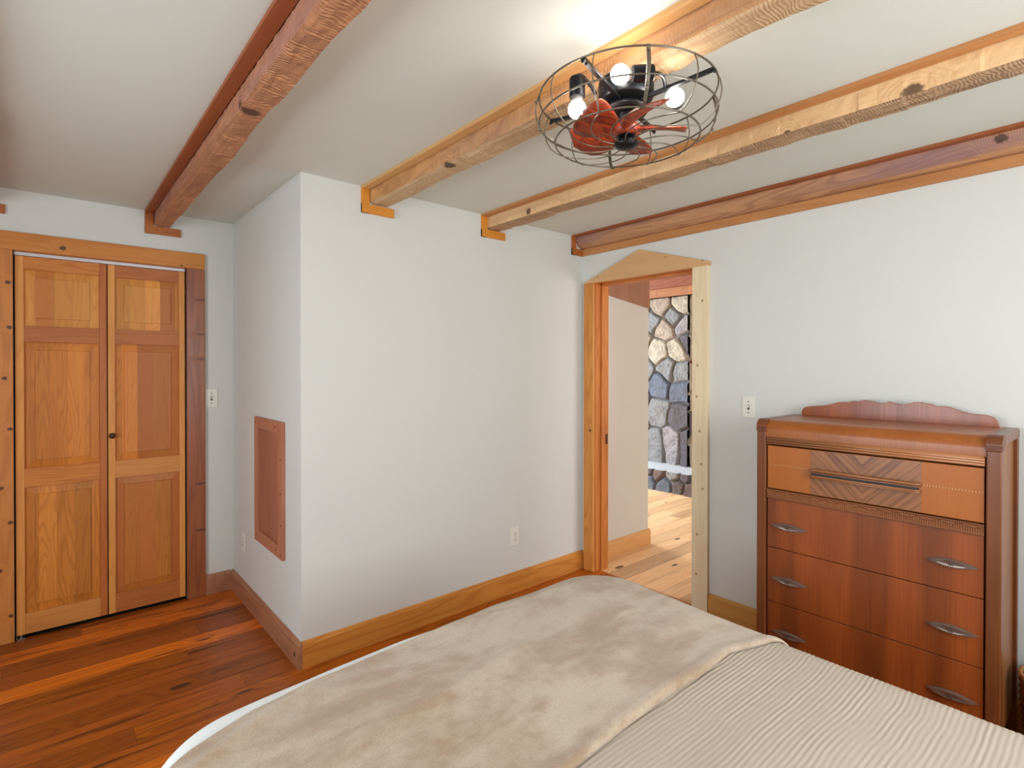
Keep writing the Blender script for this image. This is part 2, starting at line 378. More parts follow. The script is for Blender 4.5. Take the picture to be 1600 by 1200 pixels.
# glass panes
gg = G('window_glass'); tr = gg.t.nodes.new('ShaderNodeBsdfTransparent'); gl = gg.t.nodes.new('ShaderNodeBsdfGlossy'); gl.inputs['Roughness'].default_value = 0.02
mx = gg.t.nodes.new('ShaderNodeMixShader'); mx.inputs[0].default_value = 0.06
gg.t.links.new(tr.outputs[0], mx.inputs[1]); gg.t.links.new(gl.outputs[0], mx.inputs[2]); gg.t.links.new(mx.outputs[0], gg.t.nodes['Material Output'].inputs[0])
M_glass = gg.mat
def window(name, axis, c, a0, a1, z0, z1, depth):
    """axis 'X': pane normal along X at x=c spanning y a0..a1"""
    f = bm_new()
    def b(a, b_, z, zz, d0=-.025, d1=.025):
        if axis == 'X': box(f, c+d0, c+d1, a, b_, z, zz)
        else: box(f, a, b_, c+d0, c+d1, z, zz)
    w = 0.045
    b(a0, a0+w, z0, z1); b(a1-w, a1, z0, z1); b(a0+w, a1-w, z0, z0+w); b(a0+w, a1-w, z1-w, z1)
    b((a0+a1)/2-.02, (a0+a1)/2+.02, z0+w, z1-w)
    o = struct(name, f, M_trim_t)
    p = bm_new()
    if axis == 'X': box(p, c-.002, c+.002, a0+w, a1-w, z0+w, z1-w)
    else: box(p, a0+w, a1-w, c-.002, c+.002, z0+w, z1-w)
    obj('pane', p, M_glass, o)
    return o
window('window_1', 'X', XW-.05, 0.25, 1.65, 0.75, 2.0, .1)
window('window_2', 'Y', YW-.05, 0.55, 2.15, 0.85, 2.1, .1)
window('window_3', 'Y', 6.1, 3.2, 5.4, 0.6, 2.3, .1)
window('window_4', 'Y', YW-.46, 3.6, 5.6, 0.6, 2.2, .1)

# baseboards (moulded profile: flat board with a rounded cap)
def base_prof(d, h, s):
    """returns outline (offset from wall along s, z)"""
    return [(0, 0), (s*d, 0), (s*d, h-0.022), (s*d*0.95, h-0.016), (s*d*0.55, h-0.011), (s*d*0.45, h-0.004), (s*d*0.25, h), (0, h)]
def baseboard_x(name, x0, x1, ywall, h, mat, d=0.018):
    bm = bm_new(); prism(bm, [(p[1] and p[0], p[1]) if False else (p[0], p[1]) for p in base_prof(d, h, -1)], 'X', x0, x1)
    for v in bm.verts: v.co.y += ywall
    return struct(name, bm, mat)
def baseboard_y(name, y0, y1, xwall, h, mat, d=0.018, s=-1):
    bm = bm_new(); prism(bm, base_prof(d, h, s), 'Y', y0, y1)
    for v in bm.verts: v.co.x += xwall
    return struct(name, bm, mat)
baseboard_x('baseboard_middle', XL-0.0, XC-.0, YB, 0.125, M_base_b)
baseboard_y('baseboard_recess', YB-.018, YA, XL, 0.122, M_base_recess)
baseboard_x('baseboard_far', 0.735, XL-.018, YA, 0.122, M_base_recess)
baseboard_y('baseboard_right', YW, 1.588, XC, 0.125, M_base_y)
baseboard_y('baseboard_left', YW, YA, XW, 0.125, M_base_y, s=1)
# hall wall seen through the doorway
struct('wall_hall', bx(XC+T, 3.66, 2.563, 2.69, 0, ZC), M_wall_hall)
baseboard_x('baseboard_hall', XC+T, 3.672, 2.563, 0.12, M_base_hall)
M_hall_shade = wood('hall_shade_board', (170, 112, 82), (140, 84, 58), 'Z', 1.0, 7, 0.3, 0.3, rough=0.5, wgain=(.95, 1, 1.05))
bm = bm_new(); prism(bm, [(XC+T, 1.975), (3.662, 1.893), (3.662, ZC), (XC+T, ZC)], 'Y', 2.563, 2.553)  # brown board with sloped edge, added in place of a shadow on the wall
struct('trim_hall_shade', bm, M_hall_shade)

# ------------------------------------------------------------------ closet: casings, bifold doors
struct('trim_1', bx(-0.26, 0.735, YA-.020, YA, OZ, 2.113), M_head, bevel=.002)
struct('trim_2', bx(-0.26, -0.138, YA-.020, YA, 0, OZ), M_case_l, bevel=.002)
struct('trim_3', bx(0.637, 0.735, YA-.021, YA, 0, OZ), M_case_r, bevel=.002)
struct('trim_4', bx(OX0-.001, OX1+.001, YA, YA+.05, OZ-.003, OZ+.001), M_jamb)
dr = struct('door_1', bx(OX0+.004, OX1-.008, YA+.004, YA+.03, OZ-.022, OZ-.004), M_track, bevel=.002)
dr['label'] = 'white metal track of the bifold closet door'
def leaf(x0, x1, sw, mats_stile, rails, pms, yf):
    root = bm_new(); th = 0.030
    box(root, x0, x0+sw[0], yf, yf+th, .018, 1.996); o = obj('door_leaf', root, mats_stile[0], dr, bevel=.0012)
    b = bm_new(); box(b, x1-sw[1], x1, yf, yf+th, .018, 1.996); obj('stile', b, mats_stile[1], o, bevel=.0012)
    for (z0, z1, m_) in rails:
        b = bm_new(); box(b, x0+sw[0], x1-sw[1], yf+.0005, yf+th, z0, z1); obj('rail', b, m_, o, bevel=.0012)
    zs = [r_[0] for r_ in rails]; ze = [r_[1] for r_ in rails]
    for i in range(3):
        za, zb = ze[i+1], zs[i]
        xa, xb = x0+sw[0], x1-sw[1]; e = 0.042
        b = bm_new()
        def ring(x_a, x_b, z_a, z_b, y): return [b.verts.new(q) for q in ((x_a, y, z_a), (x_b, y, z_a), (x_b, y, z_b), (x_a, y, z_b))]
        A = ring(xa, xb, za, zb, yf+.014); B = ring(xa+e, xb-e, za+e, zb-e, yf+.0085)
        C_ = ring(xa+e+.0015, xb-e-.0015, za+e+.0015, zb-e-.0015, yf+.0045)
        C2 = ring(xa+e+.0015, xb-e-.0015, za+e+.0015, zb-e-.0015, yf+.0025)
        for P_, Q_ in ((A, B), (B, C2)):
            for k in range(4): b.faces.new((P_[k], P_[(k+1) % 4], Q_[(k+1) % 4], Q_[k]))
        b.faces.new(C2)
        for v in C_: b.verts.remove(v)
        obj('panel', b, pms[i], o)
    return o
RZ = [(1.928, 1.996), (1.548, 1.632), (0.786, 0.884), (0.018, 0.125)]
lf1 = leaf(-.131, .249, (.034, .032), (M_stile, M_stile_d), [(RZ[0][0], RZ[0][1], M_rail), (RZ[1][0], RZ[1][1], M_rail_d), (RZ[2][0], RZ[2][1], M_rail), (RZ[3][0], RZ[3][1], M_rail_p)], M_panels[:3], YA+.006)
lf2 = leaf(.254, .630, (.032, .030), (M_stile, M_stile), [(RZ[0][0], RZ[0][1], M_rail_d), (RZ[1][0], RZ[1][1], M_rail_d), (RZ[2][0], RZ[2][1], M_rail_p), (RZ[3][0], RZ[3][1], M_rail_d)], M_panels[3:], YA+.006)
b = bm_new(); lathe(b, [(0, -.020), (.008, -.0195), (.0145, -.016), (.016, -.011), (.012, -.006), (.006, -.003), (.006, 0.0), (.013, .001), (.013, .003)], (.272, YA+.003, 1.029), (0, 1, 0), 24)
obj('door_knob', b, M_knob, dr, smooth=True)
b = bm_new(); box(b, -.131, -.095, YA-.008, YA+.03, 0, .004); box(b, -.131, -.127, YA-.008, YA+.02, 0, .016); box(b, -.118, -.108, YA+.0, YA+.012, .004, .018)
obj('floor_bracket', b, M_steel, dr)

# ------------------------------------------------------------------ doorway casing and jambs
bm = bm_new(); box(bm, XC-.020, XC, 2.444, 2.530, 0, 2.0)
struct('trim_5', bm, M_case_door, bevel=.003)
struct('trim_6', bx(XC-.022, XC, 1.590, 1.690, 0, 2.0), M_case_new, bevel=.002)
bm = bm_new(); prism(bm, [(2.530, 2.0), (2.530, 2.006), (2.067, 2.168), (1.582, 2.022), (1.582, 2.0)], 'X', XC-.022, XC)
struct('trim_7', bm, M_peak, bevel=.0015)
bm = bm_new(); box(bm, XC, XC+T+.005, DY1, DY1+.018, 0, DZ+.02); box(bm, XC+.055, XC+T+.005, DY1-.014, DY1, 0, DZ)
jl = struct('trim_8', bm, M_jamb, bevel=.0015)
obj('strike_plate', bx(XC+.095, XC+.115, DY1-.016, DY1-.0138, .88, .95), M_knob, jl)
bm = bm_new(); box(bm, XC, XC+T+.005, DY0-.018, DY0, 0, DZ+.02); box(bm, XC+.055, XC+T+.005, DY0, DY0+.014, 0, DZ)
struct('trim_9', bm, M_jamb, bevel=.0015)
bm = bm_new(); box(bm, XC, XC+T+.005, DY0, DY1, DZ, DZ+.02); box(bm, XC+.055, XC+T+.005, DY0, DY1, DZ-.014, DZ)
struct('trim_10', bm, M_jamb_h, bevel=.0015)
bm = bm_new(); box(bm, 2.90, 2.912, DY0, DY1, -.001, .003); struct('trim_11', bm, M_jamb_h, bevel=.001)

# ------------------------------------------------------------------ rough-hewn ceiling beams
def hewn(x0, x1, zb, y0, y1, seed, facet=0.07, amp=0.006, wane=(.006, .014), rough_amp=0.0035):
    rnd = random.Random(seed); bm = bm_new()
    # facets of the adze on each side
    def facets():
        ys = [y0]; 
        while ys[-1] < y1: ys.append(ys[-1]+facet*rnd.uniform(.5, 1.7))
        vals = [(rnd.uniform(-1, 1), rnd.uniform(-1, 1)) for _ in ys]
        def f(y):
            for i in range(len(ys)-1):
                if y < ys[i+1]:
                    t = (y-ys[i])/(ys[i+1]-ys[i])
                    return vals[i][0]*.6 + vals[i][1]*(t-.5)
            return 0
        return f
    fl, fb, fr = facets(), facets(), facets()
    n = int((y1-y0)/0.010); rings_ = []
    for i in range(n+1):
        y = y0+(y1-y0)*i/n
        a = noise.noise(Vector((y*1.7, seed, 0)))*.006; b_ = noise.noise(Vector((y*1.3, seed, 5)))*.006
        w0 = wane[0]*(1+.9*noise.noise(Vector((y*3, seed, 9)))); w1 = wane[1]*(1+.9*noise.noise(Vector((y*2.3, seed, 13))))
        pts = []
        xl = x0+a*.4+.001; xr = x1+b_; zz = zb+b_*.8
        N1 = 7
        for k in range(N1): t = k/(N1-1); pts.append((xl, ZC+(zz+w0-ZC)*t, 'l', t))
        for k in range(1, 9): t = k/8; pts.append((xl+w0+(xr-w1-xl-w0)*t if k else xl+w0, zz, 'b', t))
        for k in range(1, N1+1): t = k/N1; pts.append((xr, zz+w1+(ZC-zz-w1)*t, 'r', t))
        row = []
        for (px, pz, side, t) in pts:
            rn = noise.noise(Vector((px*38, y*38, pz*38+seed)))*rough_amp*.5 + noise.noise(Vector((px*90, y*70, pz*90+seed)))*rough_amp*.25
            if side == 'l': px += -(fl(y)*amp*.5*min(1, t*1.4)) + rn
            elif side == 'b': pz += fb(y)*amp*.7 + rn
            else: px += fr(y)*amp*(1-t*.6) + rn
            pz = min(pz, ZC+.002)
            row.append(bm.verts.new((px, y, pz)))
        rings_.append(row)
    for A, B in zip(rings_[:-1], rings_[1:]):
        for k in range(len(A)-1): bm.faces.new((A[k], A[k+1], B[k+1], B[k]))
    bm.faces.new(rings_[0]); bm.faces.new(rings_[-1][::-1])
    return bm
YN = YW
M_b1 = wood('beam_red_rough', (190, 130, 98), (146, 90, 66), 'Y', 1.0, 10, 0.45, 0.3, wgain=(1, 1, .9), ridge=0.9, rough=0.6, bump=0.55,
            knots=(((.490, 1.90, 2.262), .030, 0.9), ((.55, 3.35, 2.25), .012, 1.0)), stain=((170, 120, 110), .5))
M_b0 = M_b1
M_b1u = wood('beam_red_rough_underside', (200, 140, 104), (152, 96, 70), 'Y', 1.0, 10, 0.4, 0.3, wgain=(1, 1, .9), ridge=1.0, rough=0.65, bump=0.7,
            knots=(((.505, 1.90, 2.252), .034, 0.8),))
M_b2u = wood('beam_tan_underside', (212, 180, 138), (166, 128, 90), 'Y', 1.4, 10, 0.22, 0.5, wgain=(1, 1, 1), ridge=0.25, rough=0.7, bump=0.9, streak=.5, streak_col=(120, 84, 54),
            knots=(((1.262, 1.86, 2.250), .024, 1.3),))
M_b3u = wood('beam_pale_underside', (188, 152, 114), (128, 98, 74), 'Y', 1.4, 10, 0.22, 0.5, wgain=(1, 1, 1), ridge=0.2, rough=0.7, bump=0.9, streak=.6, streak_col=(92, 68, 52))
M_b2 = wood('beam_hewn_tan', (214, 160, 106), (158, 104, 66), 'Y', 1.0, 12, 0.5, 0.3, wgain=(1, 1, .9), ridge=0.4, rough=0.6, bump=0.4,
            knots=(((1.262, 1.86, 2.250), .024, 1.3),), stain=((168, 132, 116), .55))
M_b3 = wood('beam_hewn_pale', (240, 202, 152), (212, 162, 108), 'Y', 0.9, 8, 0.4, 0.2, wgain=(1, 1, 1), rough=0.55, bump=0.3,
            knots=(((2.0, 2.186, 2.275), .019, 1.0), ((2.0, .45, 2.262), .024, 1.3), ((2.0, .82, 2.256), .014, 1.1)), stain=((160, 122, 88), .4))
M_b4 = wood('beam_round_brown', (204, 152, 112), (148, 100, 78), 'Y', 0.9, 16, 0.6, 0.3, rough=0.5, bump=0.3, wgain=(1, 1, .9),
            knots=(((2.785, .345, 2.30), .020, 1.2), ((2.80, 1.9, 2.26), .010, 1.2)), stain=((138, 106, 112), .7))
def beam(name, label, x, yend, m_, mt, me_, seed, wid=.128, bmat=None, **k):
    r_ = thing(name, label, 'beam', (x+.1, (YN+yend)/2, ZC), 'hewn ceiling beams')
    o = obj('beam_timber', hewn(x+.044, x+.044+wid-.02, 2.25, YN, yend-.002, seed, **k), [m_, bmat or m_], r_, smooth=False)
    for f in o.data.polygons:          # the underside shows the weathered, torn face of the log
        if f.normal.z < -.45: f.material_index = 1
    obj('ceiling_trim', bx(x, x+.042, YN, yend-.013, ZC-.014, ZC), mt, r_, bevel=.001)
    b = bm_new(); box(b, x, x+.042, yend-.013, yend, 2.2, ZC); obj('end_trim', b, me_, r_, bevel=.001)
    b = bm_new(); box(b, x, x+.18, yend-.014, yend, 2.2, 2.246); obj('end_trim', b, me_, r_, bevel=.001)
    return r_
beam('ceiling_beam', 'rough reddish ceiling beam ending above the closet doors', .428, YA, M_b1, M_trim_r, M_end_r, 3, .115, facet=.05, amp=.004, wane=(.006, .014), rough_amp=.006, bmat=M_b1u)
beam('ceiling_beam', 'ceiling beam barely seen at the far left edge of the picture', -.345, YA, M_b0, M_trim_r, M_end_r, 4, .128)
beam('ceiling_beam', 'hand hewn tan ceiling beam that passes above the caged fan', 1.198, YB, M_b2, M_trim_o, M_end_o, 7, .128, facet=.075, amp=.008, wane=(.006, .012), rough_amp=.004, bmat=M_b2u)
beam('ceiling_beam', 'pale yellow hewn beam with a rough knot, right of the caged fan', 1.96, YB, M_b3, M_trim_t, M_end_o, 9, .128, facet=.09, amp=.007, wane=(.006, .014), rough_amp=.003, bmat=M_b3u)
# half-round beam along the right wall
r4 = thing('ceiling_beam', 'rounded purplish brown beam running along the top of the doorway wall', 'beam', (2.83, .8, ZC), 'hewn ceiling beams')
bm = bm_new(); rings_ = []
n = 240
for i in range(n+1):
    y = YN+(YB-.002-YN)*i/n; row = []
    dx = noise.noise(Vector((y*1.5, 2, 2)))*.006
    for k in range(13):
        t = k/12; px = 2.866-(2.866-2.786)*math.sin(t*PI/2)**.8 ; pz = 2.247+(ZC-2.247)*(1-math.cos(t*PI/2))**.85
        q = noise.noise(Vector((px*30, y*12, pz*30)))*.003
        row.append(bm.verts.new((min(px+dx*math.sin(t*PI/2)-q, 2.866), y, min(pz+q*(1-t), ZC+.001))))
    rings_.append(row)
for A, B in zip(rings_[:-1], rings_[1:]):
    for k in range(12): bm.faces.new((A[k], A[k+1], B[k+1], B[k]))
obj('beam_timber', bm, M_b4, r4, smooth=True)
obj('ceiling_trim', bx(2.748, 2.787, YN, YB-.013, ZC-.012, ZC), M_trim_r, r4, bevel=.001)
obj('end_trim', bx(2.748, 2.787, YB-.013, YB, 2.2, ZC), M_end_r, r4, bevel=.001)
obj('end_trim', bx(2.748, XC, YB-.014, YB, 2.2, 2.244), M_end_r, r4, bevel=.001)
obj('wall_trim', bx(XC-.014, XC, YN, YB-.014, 2.2, 2.246), M_trim_t, r4, bevel=.001)

# ------------------------------------------------------------------ access panel, outlets, switches
ap = thing('access_panel', 'tall reddish wood access panel on the recess side wall', 'panel', (XL, 3.015, .45))
obj('panel_field', bx(XL-.006, XL, 2.84, 3.19, .50, 1.09), M_panelwood2, ap)
obj('panel_frame', bx(XL-.018, XL, 3.190, 3.252, .447, 1.140), M_panelwood, ap, bevel=.002)
obj('panel_frame', bx(XL-.018, XL, 2.778, 2.845, .447, 1.140), M_panelwood, ap, bevel=.002)
obj('panel_frame', bx(XL-.0175, XL, 2.845, 3.190, 1.080, 1.140), M_panelwood, ap, bevel=.002)
obj('panel_frame', bx(XL-.0175, XL, 2.845, 3.190, .447, .510), M_panelwood, ap, bevel=.002)
for (y, z) in ((3.22, .475), (3.22, 1.11), (2.88, 1.11), (2.88, .478), (2.80, .95), (2.80, .78), (2.80, .62), (2.80, .47)):
    b = bm_new(); lathe(b, [(0, -.0195), (.0045, -.0192), (.0055, -.0175)], (XL, y, z), (1, 0, 0), 12); obj('screw', b, M_knob, ap)
def plate(name, label, cat, pos, normal, kind):
    """normal: '-Y' or '-X'"""
    r_ = thing(name, label, cat, pos, cat+'es on the walls' if cat.endswith('h') else cat+'s on the walls')
    def tb(a0, a1, d0, d1, z0, z1):
        if normal == '-Y': return bx(pos[0]+a0, pos[0]+a1, pos[1]-d1, pos[1]-d0, pos[2]+z0, pos[2]+z1)
        return bx(pos[0]-d1, pos[0]-d0, pos[1]+a0, pos[1]+a1, pos[2]+z0, pos[2]+z1)
    obj('cover_plate', tb(-.035, .035, 0, .005, -.058, .058), M_plastic, r_, bevel=.003)
    def sc(z):
        b = bm_new(); ax = (0, -1, 0) if normal == '-Y' else (-1, 0, 0)
        lathe(b, [(.0035, .0045), (.0035, .0058), (0, .0062)], (pos[0], pos[1], pos[2]+z), ax, 12); obj('screw', b, M_slot, r_)
    if kind == 'outlet':
        for s in (-1, 1):
            c = s*.0195
            f = obj('socket', tb(-.0165, .0165, .004, .007, c-.0140, c+.0140), M_plastic, r_, bevel=.003)
            sl = bm_new()
            for (a0, a1, z0, z1) in ((-.009, -.0065, c-.003, c+.007), (.0065, .009, c-.003, c+.006), (-.0025, .0025, c-.010, c-.006)):
                t_ = tb(a0, a1, .0069, .0074, z0, z1)
                tmp = bpy.data.meshes.new('t'); t_.to_mesh(tmp); t_.free(); sl.from_mesh(tmp); bpy.data.meshes.remove(tmp)
            o = obj('slots', sl, M_slot, f); 
        sc(0)
    else:
        obj('toggle_slot', tb(-.006, .006, .0045, .0056, -.013, .013), M_slot, r_)
        obj('toggle', tb(-.0042, .0042, .005, .015, -.002, .010), M_plastic, r_, bevel=.0015)
        sc(.030); sc(-.030)
    return r_
plate('light_switch', 'almond light switch plate right of the closet door casing', 'light switch', (.773, YA, 1.223), '-Y', 'switch')
plate('light_switch', 'almond light switch plate between the doorway and the dresser', 'light switch', (XC, 1.363, 1.203), '-X', 'switch')
plate('wall_outlet', 'white wall outlet low on the middle wall left of the doorway', 'outlet', (2.228, YB, .350), '-Y', 'outlet')
plate('wall_outlet', 'white wall outlet on the recess side wall beside the access panel', 'outlet', (XL, 3.54, .355), '-X', 'outlet')
#PART2
# ------------------------------------------------------------------ living room seen through the doorway: stone chimney
def stone_mat(name):
    g = G(name); P = g.pos()
    at = g.t.nodes.new('ShaderNodeAttribute'); at.attribute_name = 'stone'
    n = g.noise(P, 14, 5, 0.65); n2 = g.noise(P, 60, 3, 0.6)
    col = g.mix(g.m('MULTIPLY', g.rng(n, 0.4, 0.7), 0.45), at.outputs['Color'], lin((92, 84, 80)))
    col = g.mix(g.m('MULTIPLY', g.rng(n2, 0.5, 0.8), 0.22), col, lin((190, 180, 170)))
    g.bump(g.m('ADD', n, n2), 0.9, 0.02)
    return g.done(col, 0.85, 0, 0.2)
M_stone = stone_mat('field_stone')
def stone_face(name, seeds, a0, a1, z0, z1, step, to3, depth, parent, mortar=(120, 114, 110), joint=.016):
    """relief of rounded stones: seeds are (a, z, colour); to3(a, z, h) gives the point"""
    na = int((a1-a0)/step)+1; nz = int((z1-z0)/step)+1
    bm = bm_new(); lay = bm.loops.layers.float_color.new('stone'); vs_ = []; cols = []
    mc = lin(mortar)
    for i in range(na):
        for j in range(nz):
            a = a0+i*step; z = z0+j*step
            aw = a+.03*noise.noise(Vector((a*6, z*6, 1))); zw = z+.03*noise.noise(Vector((a*6, z*6, 7)))
            d1 = d2 = 9; b1 = None; b2 = None
            for s_i in seeds:
                d = math.hypot(aw-s_i[0], (zw-s_i[1])*(s_i[3] if len(s_i) > 3 else 1))
                if d < d1: d2, b2 = d1, b1; d1, b1 = d, s_i
                elif d < d2: d2, b2 = d, s_i
            e = (d2-d1)/2
            t = max(0, min(1, (e-joint*.25)/joint)); t = t*t*(3-2*t)
            h = depth*t*(.75+.5*((b1[0]*7.7+b1[1]*3.1) % 1)) + .010*noise.noise(Vector((a*9, z*9, b1[0]*5)))*t + .006*noise.noise(Vector((a*30, z*30, 3)))
            vs_.append(bm.verts.new(to3(a, z, h)))
            c = lin(b1[2]); k = max(0, min(1, (e-joint*.12)/(joint*.3)))
            cols.append(tuple(mc[q]*(1-k)+c[q]*k for q in range(3))+(1,))
    bm.verts.index_update()
    for i in range(na-1):
        for j in range(nz-1):
            k = i*nz+j; idx = (k, k+nz, k+nz+1, k+1)
            f = bm.faces.new([vs_[q] for q in idx])
            for l, q in zip(f.loops, idx): l[lay] = cols[q]
    return obj(name, bm, M_stone, parent, smooth=True)
fp = thing('fireplace', 'field stone fireplace seen through the doorway', 'fireplace', (5.9, 4.2, 0))
TAN, TAN2, GRY, BLU, DRK, PNK = (182, 162, 142), (198, 184, 162), (146, 144, 142), (112, 118, 132), (104, 96, 100), (168, 158, 158)
seeds = [(3.90, 2.20, TAN), (3.59, 2.19, TAN2), (4.02, 2.02, GRY), (3.82, 1.90, TAN), (3.70, 2.02, GRY), (3.58, 1.94, PNK), (3.93, 1.62, TAN2), (3.66, 1.62, TAN2),
         (3.90, 1.19, BLU), (3.62, 1.36, GRY), (3.62, 1.14, BLU), (3.94, .86, GRY), (3.62, .82, DRK), (3.73, .50, PNK), (3.98, .46, GRY), (3.50, .50, DRK),
         (4.15, 1.40, GRY), (4.2, 1.75, TAN), (4.22, 1.05, BLU), (4.25, .68, PNK), (4.2, 2.2, DRK), (3.79, 1.40, GRY), (3.50, 1.72, DRK)]
rs = random.Random(5)
for i in range(14): seeds.append((rs.uniform(4.4, 5.2), rs.uniform(.3, 2.5), rs.choice([TAN, GRY, BLU, PNK, DRK])))
stone_face('chimney_face', seeds, 3.505, 5.0, .20, 2.284, .010, lambda a, z, h: (5.84-h, a, z), .045, fp)
seeds2 = [(5.9+rs.uniform(-.05, .6), z_, c) for z_, c in ((.35, TAN2), (.6, TAN), (.8, DRK), (1.02, TAN2), (1.25, TAN2), (1.62, TAN2), (1.85, TAN), (2.1, TAN2), (2.3, TAN))]
seeds2 += [(x_+.3, z_+.1, TAN2) for (x_, z_, _c) in seeds2]
stone_face('chimney_side', seeds2, 5.80, 6.45, .20, 2.284, .016, lambda a, z, h: (a, 3.505-h*.8, z), .04, fp, mortar=(110, 98, 80))
obj('chimney_core', bx(5.86, 6.45, 3.51, 5.0, 0, 2.75), M_stone, fp)
hs = []
for i in range(13):
    hs.append((2.85+i*.17+rs.uniform(-.03, .03), .07+rs.uniform(-.01, .02), rs.choice([DRK, (110, 98, 96), BLU, (120, 100, 92)])))
    hs.append((2.93+i*.17+rs.uniform(-.03, .03), .185+rs.uniform(-.01, .01), rs.choice([DRK, GRY, (120, 100, 92)])))
stone_face('hearth_front', hs, 2.7, 5.0, 0, .235, .012, lambda a, z, h: (5.40-h-.05*(1-z/.235), a, z), .045, fp, mortar=(150, 150, 156))
bm = bm_new(); prism(bm, [(5.39, .20), (6.5, .262), (6.5, .0), (5.43, .0)], 'Y', 2.7, 5.0)
M_slab = plain('hearth_slab_stone', (206, 206, 208), .7, bscale=30, bstr=.6, var=.3, bdist=.01)
obj('hearth_slab', bm, M_slab, fp)
M_mantel = wood('mantel_wood', (150, 84, 44), (104, 52, 26), 'X', 1, 8, .4, .3)
bm = bm_new(); box(bm, 5.85, 6.4, 3.38, 3.51, 1.46, 1.56); box(bm, 5.86, 5.94, 3.42, 3.51, 1.32, 1.46)
obj('mantel_shelf', bm, M_mantel, fp, bevel=.004)
M_lb = wood('living_beam_wood', (148, 84, 66), (112, 60, 46), 'Y', 1, 9, .5, .4, ridge=.5, rough=.6)
M_lb2 = wood('living_plank_wood', (178, 118, 84), (146, 88, 60), 'Y', 1, 9, .4, .3, plank=('y', .42, 0, .35, .003), var=.25)
tag(obj('wall_beam', bx(5.70, 5.85, 2.6, 5.2, 2.395, 2.60), M_lb, bevel=.006), 'dark red wooden beam above the stone chimney', 'beam')
tag(obj('frieze_board', bx(5.74, 5.775, 2.6, 5.2, 2.288, 2.394), M_lb2, bevel=.003), 'lighter wooden board between the stonework and the dark red beam', 'board')
struct('wall_chimney', bx(6.45, 6.6, YW, 6.1, 0, 2.75), M_wall_hall)

# ------------------------------------------------------------------ bed, quilt, throw
BX0, BX1, BYF, BYH, BT = 0.125, 1.700, 1.440, -0.62, 0.600
M_quilt = plain('cream_quilt_cotton', (187, 173, 158), .85, spec=.15, bscale=420, bstr=.25, var=.03, bdist=.001)
def throw_mat():
    g = G('tan_plush'); P = g.pos(); x, y, z = g.sep(P)
    n = g.noise(g.comb(g.m('MULTIPLY', x, .55), g.m('MULTIPLY', y, 1.25), z), 5.0, 4, .62, .5); n2 = g.noise(P, 16, 4, .65); f = g.noise(P, 420, 2, .7); f2 = g.noise(P, 170, 2, .6)
    t = g.m('ADD', g.m('MULTIPLY', n, .75), g.m('MULTIPLY', n2, .25))
    col = g.mix(g.rng(t, .40, .62), lin((202, 184, 161)), lin((173, 146, 118)))
    col = g.mix(g.m('MULTIPLY', g.rng(f2, .35, .7), .22), col, lin((146, 122, 100)))
    g.bump(g.m('ADD', f, f2), .7, .003)
    return g.done(col, .95, 0, .1, .35)
M_throw = throw_mat()
M_sheet = plain('mattress_ticking', (224, 220, 212), .8)
M_bedwood = wood('bed_frame_wood', (120, 72, 40), (80, 46, 26), 'Y', 1, 8, .4, .3)
def drape(x, y, lift=0.0, R=.20, r=.085):
    """point of the bedding: x, y are arc lengths over the mattress; returns position, normal"""
    cx = max(BX0+R, min(BX1-R, x)); cy = min(BYF-R, y)
    dx, dy = x-cx, y-cy; L = math.hypot(dx, dy)
    bul = .028*math.sin(PI*max(0, min(1, (x-BX0)/(BX1-BX0))))
    t = max(0, min(1, (x-BX0)/(BX1-BX0)))
    top = BT + .012*math.sin(PI*t)
    if L < 1e-6: return Vector((x, y, top+lift)), Vector((0, 0, 1))
    ux, uy = dx/L, dy/L; L0 = R-r
    if L <= L0: out, dz, nx, nz = L, 0, 0, 1
    elif L <= L0+r*PI/2:
        a = (L-L0)/r; out = L0+r*math.sin(a); dz = -r*(1-math.cos(a)); nx, nz = math.sin(a), math.cos(a)
    else:
        rest = L-L0-r*PI/2; out = R+.03*rest; dz = -r-rest; nx, nz = 1, 0
        ang = math.atan2(uy, ux)
        out += .016*math.sin(ang*9+x*11+y*11)*min(1, rest/.2)
    n = Vector((ux*nx, uy*nx, nz))
    p = Vector((cx+ux*out, cy+uy*out+(bul*min(1, L/R) if uy > 0 else 0), top+dz))
    if uy > 0 and L < R: pass
    return p+n*lift, n
def wob(x, y): return noise.noise(Vector((x*2.2, y*3.1, .7)))*.006+noise.noise(Vector((x*7, y*9, 3)))*.0022
bm = bm_new(); xs = []; x = BX0-.40
while x < BX1+.40: xs.append(x); x += .024
ys = []; y = BYH
while y < 1.02: ys.append(y); y += .0019
grid = []
for y in ys:
    row = []
    for x in xs:
        p, n = drape(x, y)
        ph = y+.012*noise.noise(Vector((x*3.0, y*2.5, 4)))+.006*noise.noise(Vector((x*12, y*6, 8)))
        amp = .00050*(.45+.9*abs(noise.noise(Vector((x*1.1, y*26, 6)))*2)) if y < 1.02 else 0
        h = amp*math.sin(ph*2*PI/.0118) + wob(x, y)
        row.append(bm.verts.new(p+n*h))
    grid.append(row)
for A, B in zip(grid[:-1], grid[1:]):
    for k in range(len(A)-1): bm.faces.new((A[k], A[k+1], B[k+1], B[k]))
tag(obj('quilt', bm, M_quilt, smooth=True), 'cream ribbed quilt on the bed, tucked under the tan throw', 'quilt')
M_white = plain('white_sheet_cotton', (236, 238, 236), .8, spec=.15, bscale=300, bstr=.15)
bm = bm_new(); grid = []
y = 0.90
while y < BYF+.40:
    row = []; x = BX0-.38
    while x < BX1+.38:
        p, n = drape(x, y); row.append(bm.verts.new(p+n*(wob(x, y)-.004*(1 if y < 1.1 else max(0, 1-(y-1.1)/.1))))); x += .02
    grid.append(row); y += .012
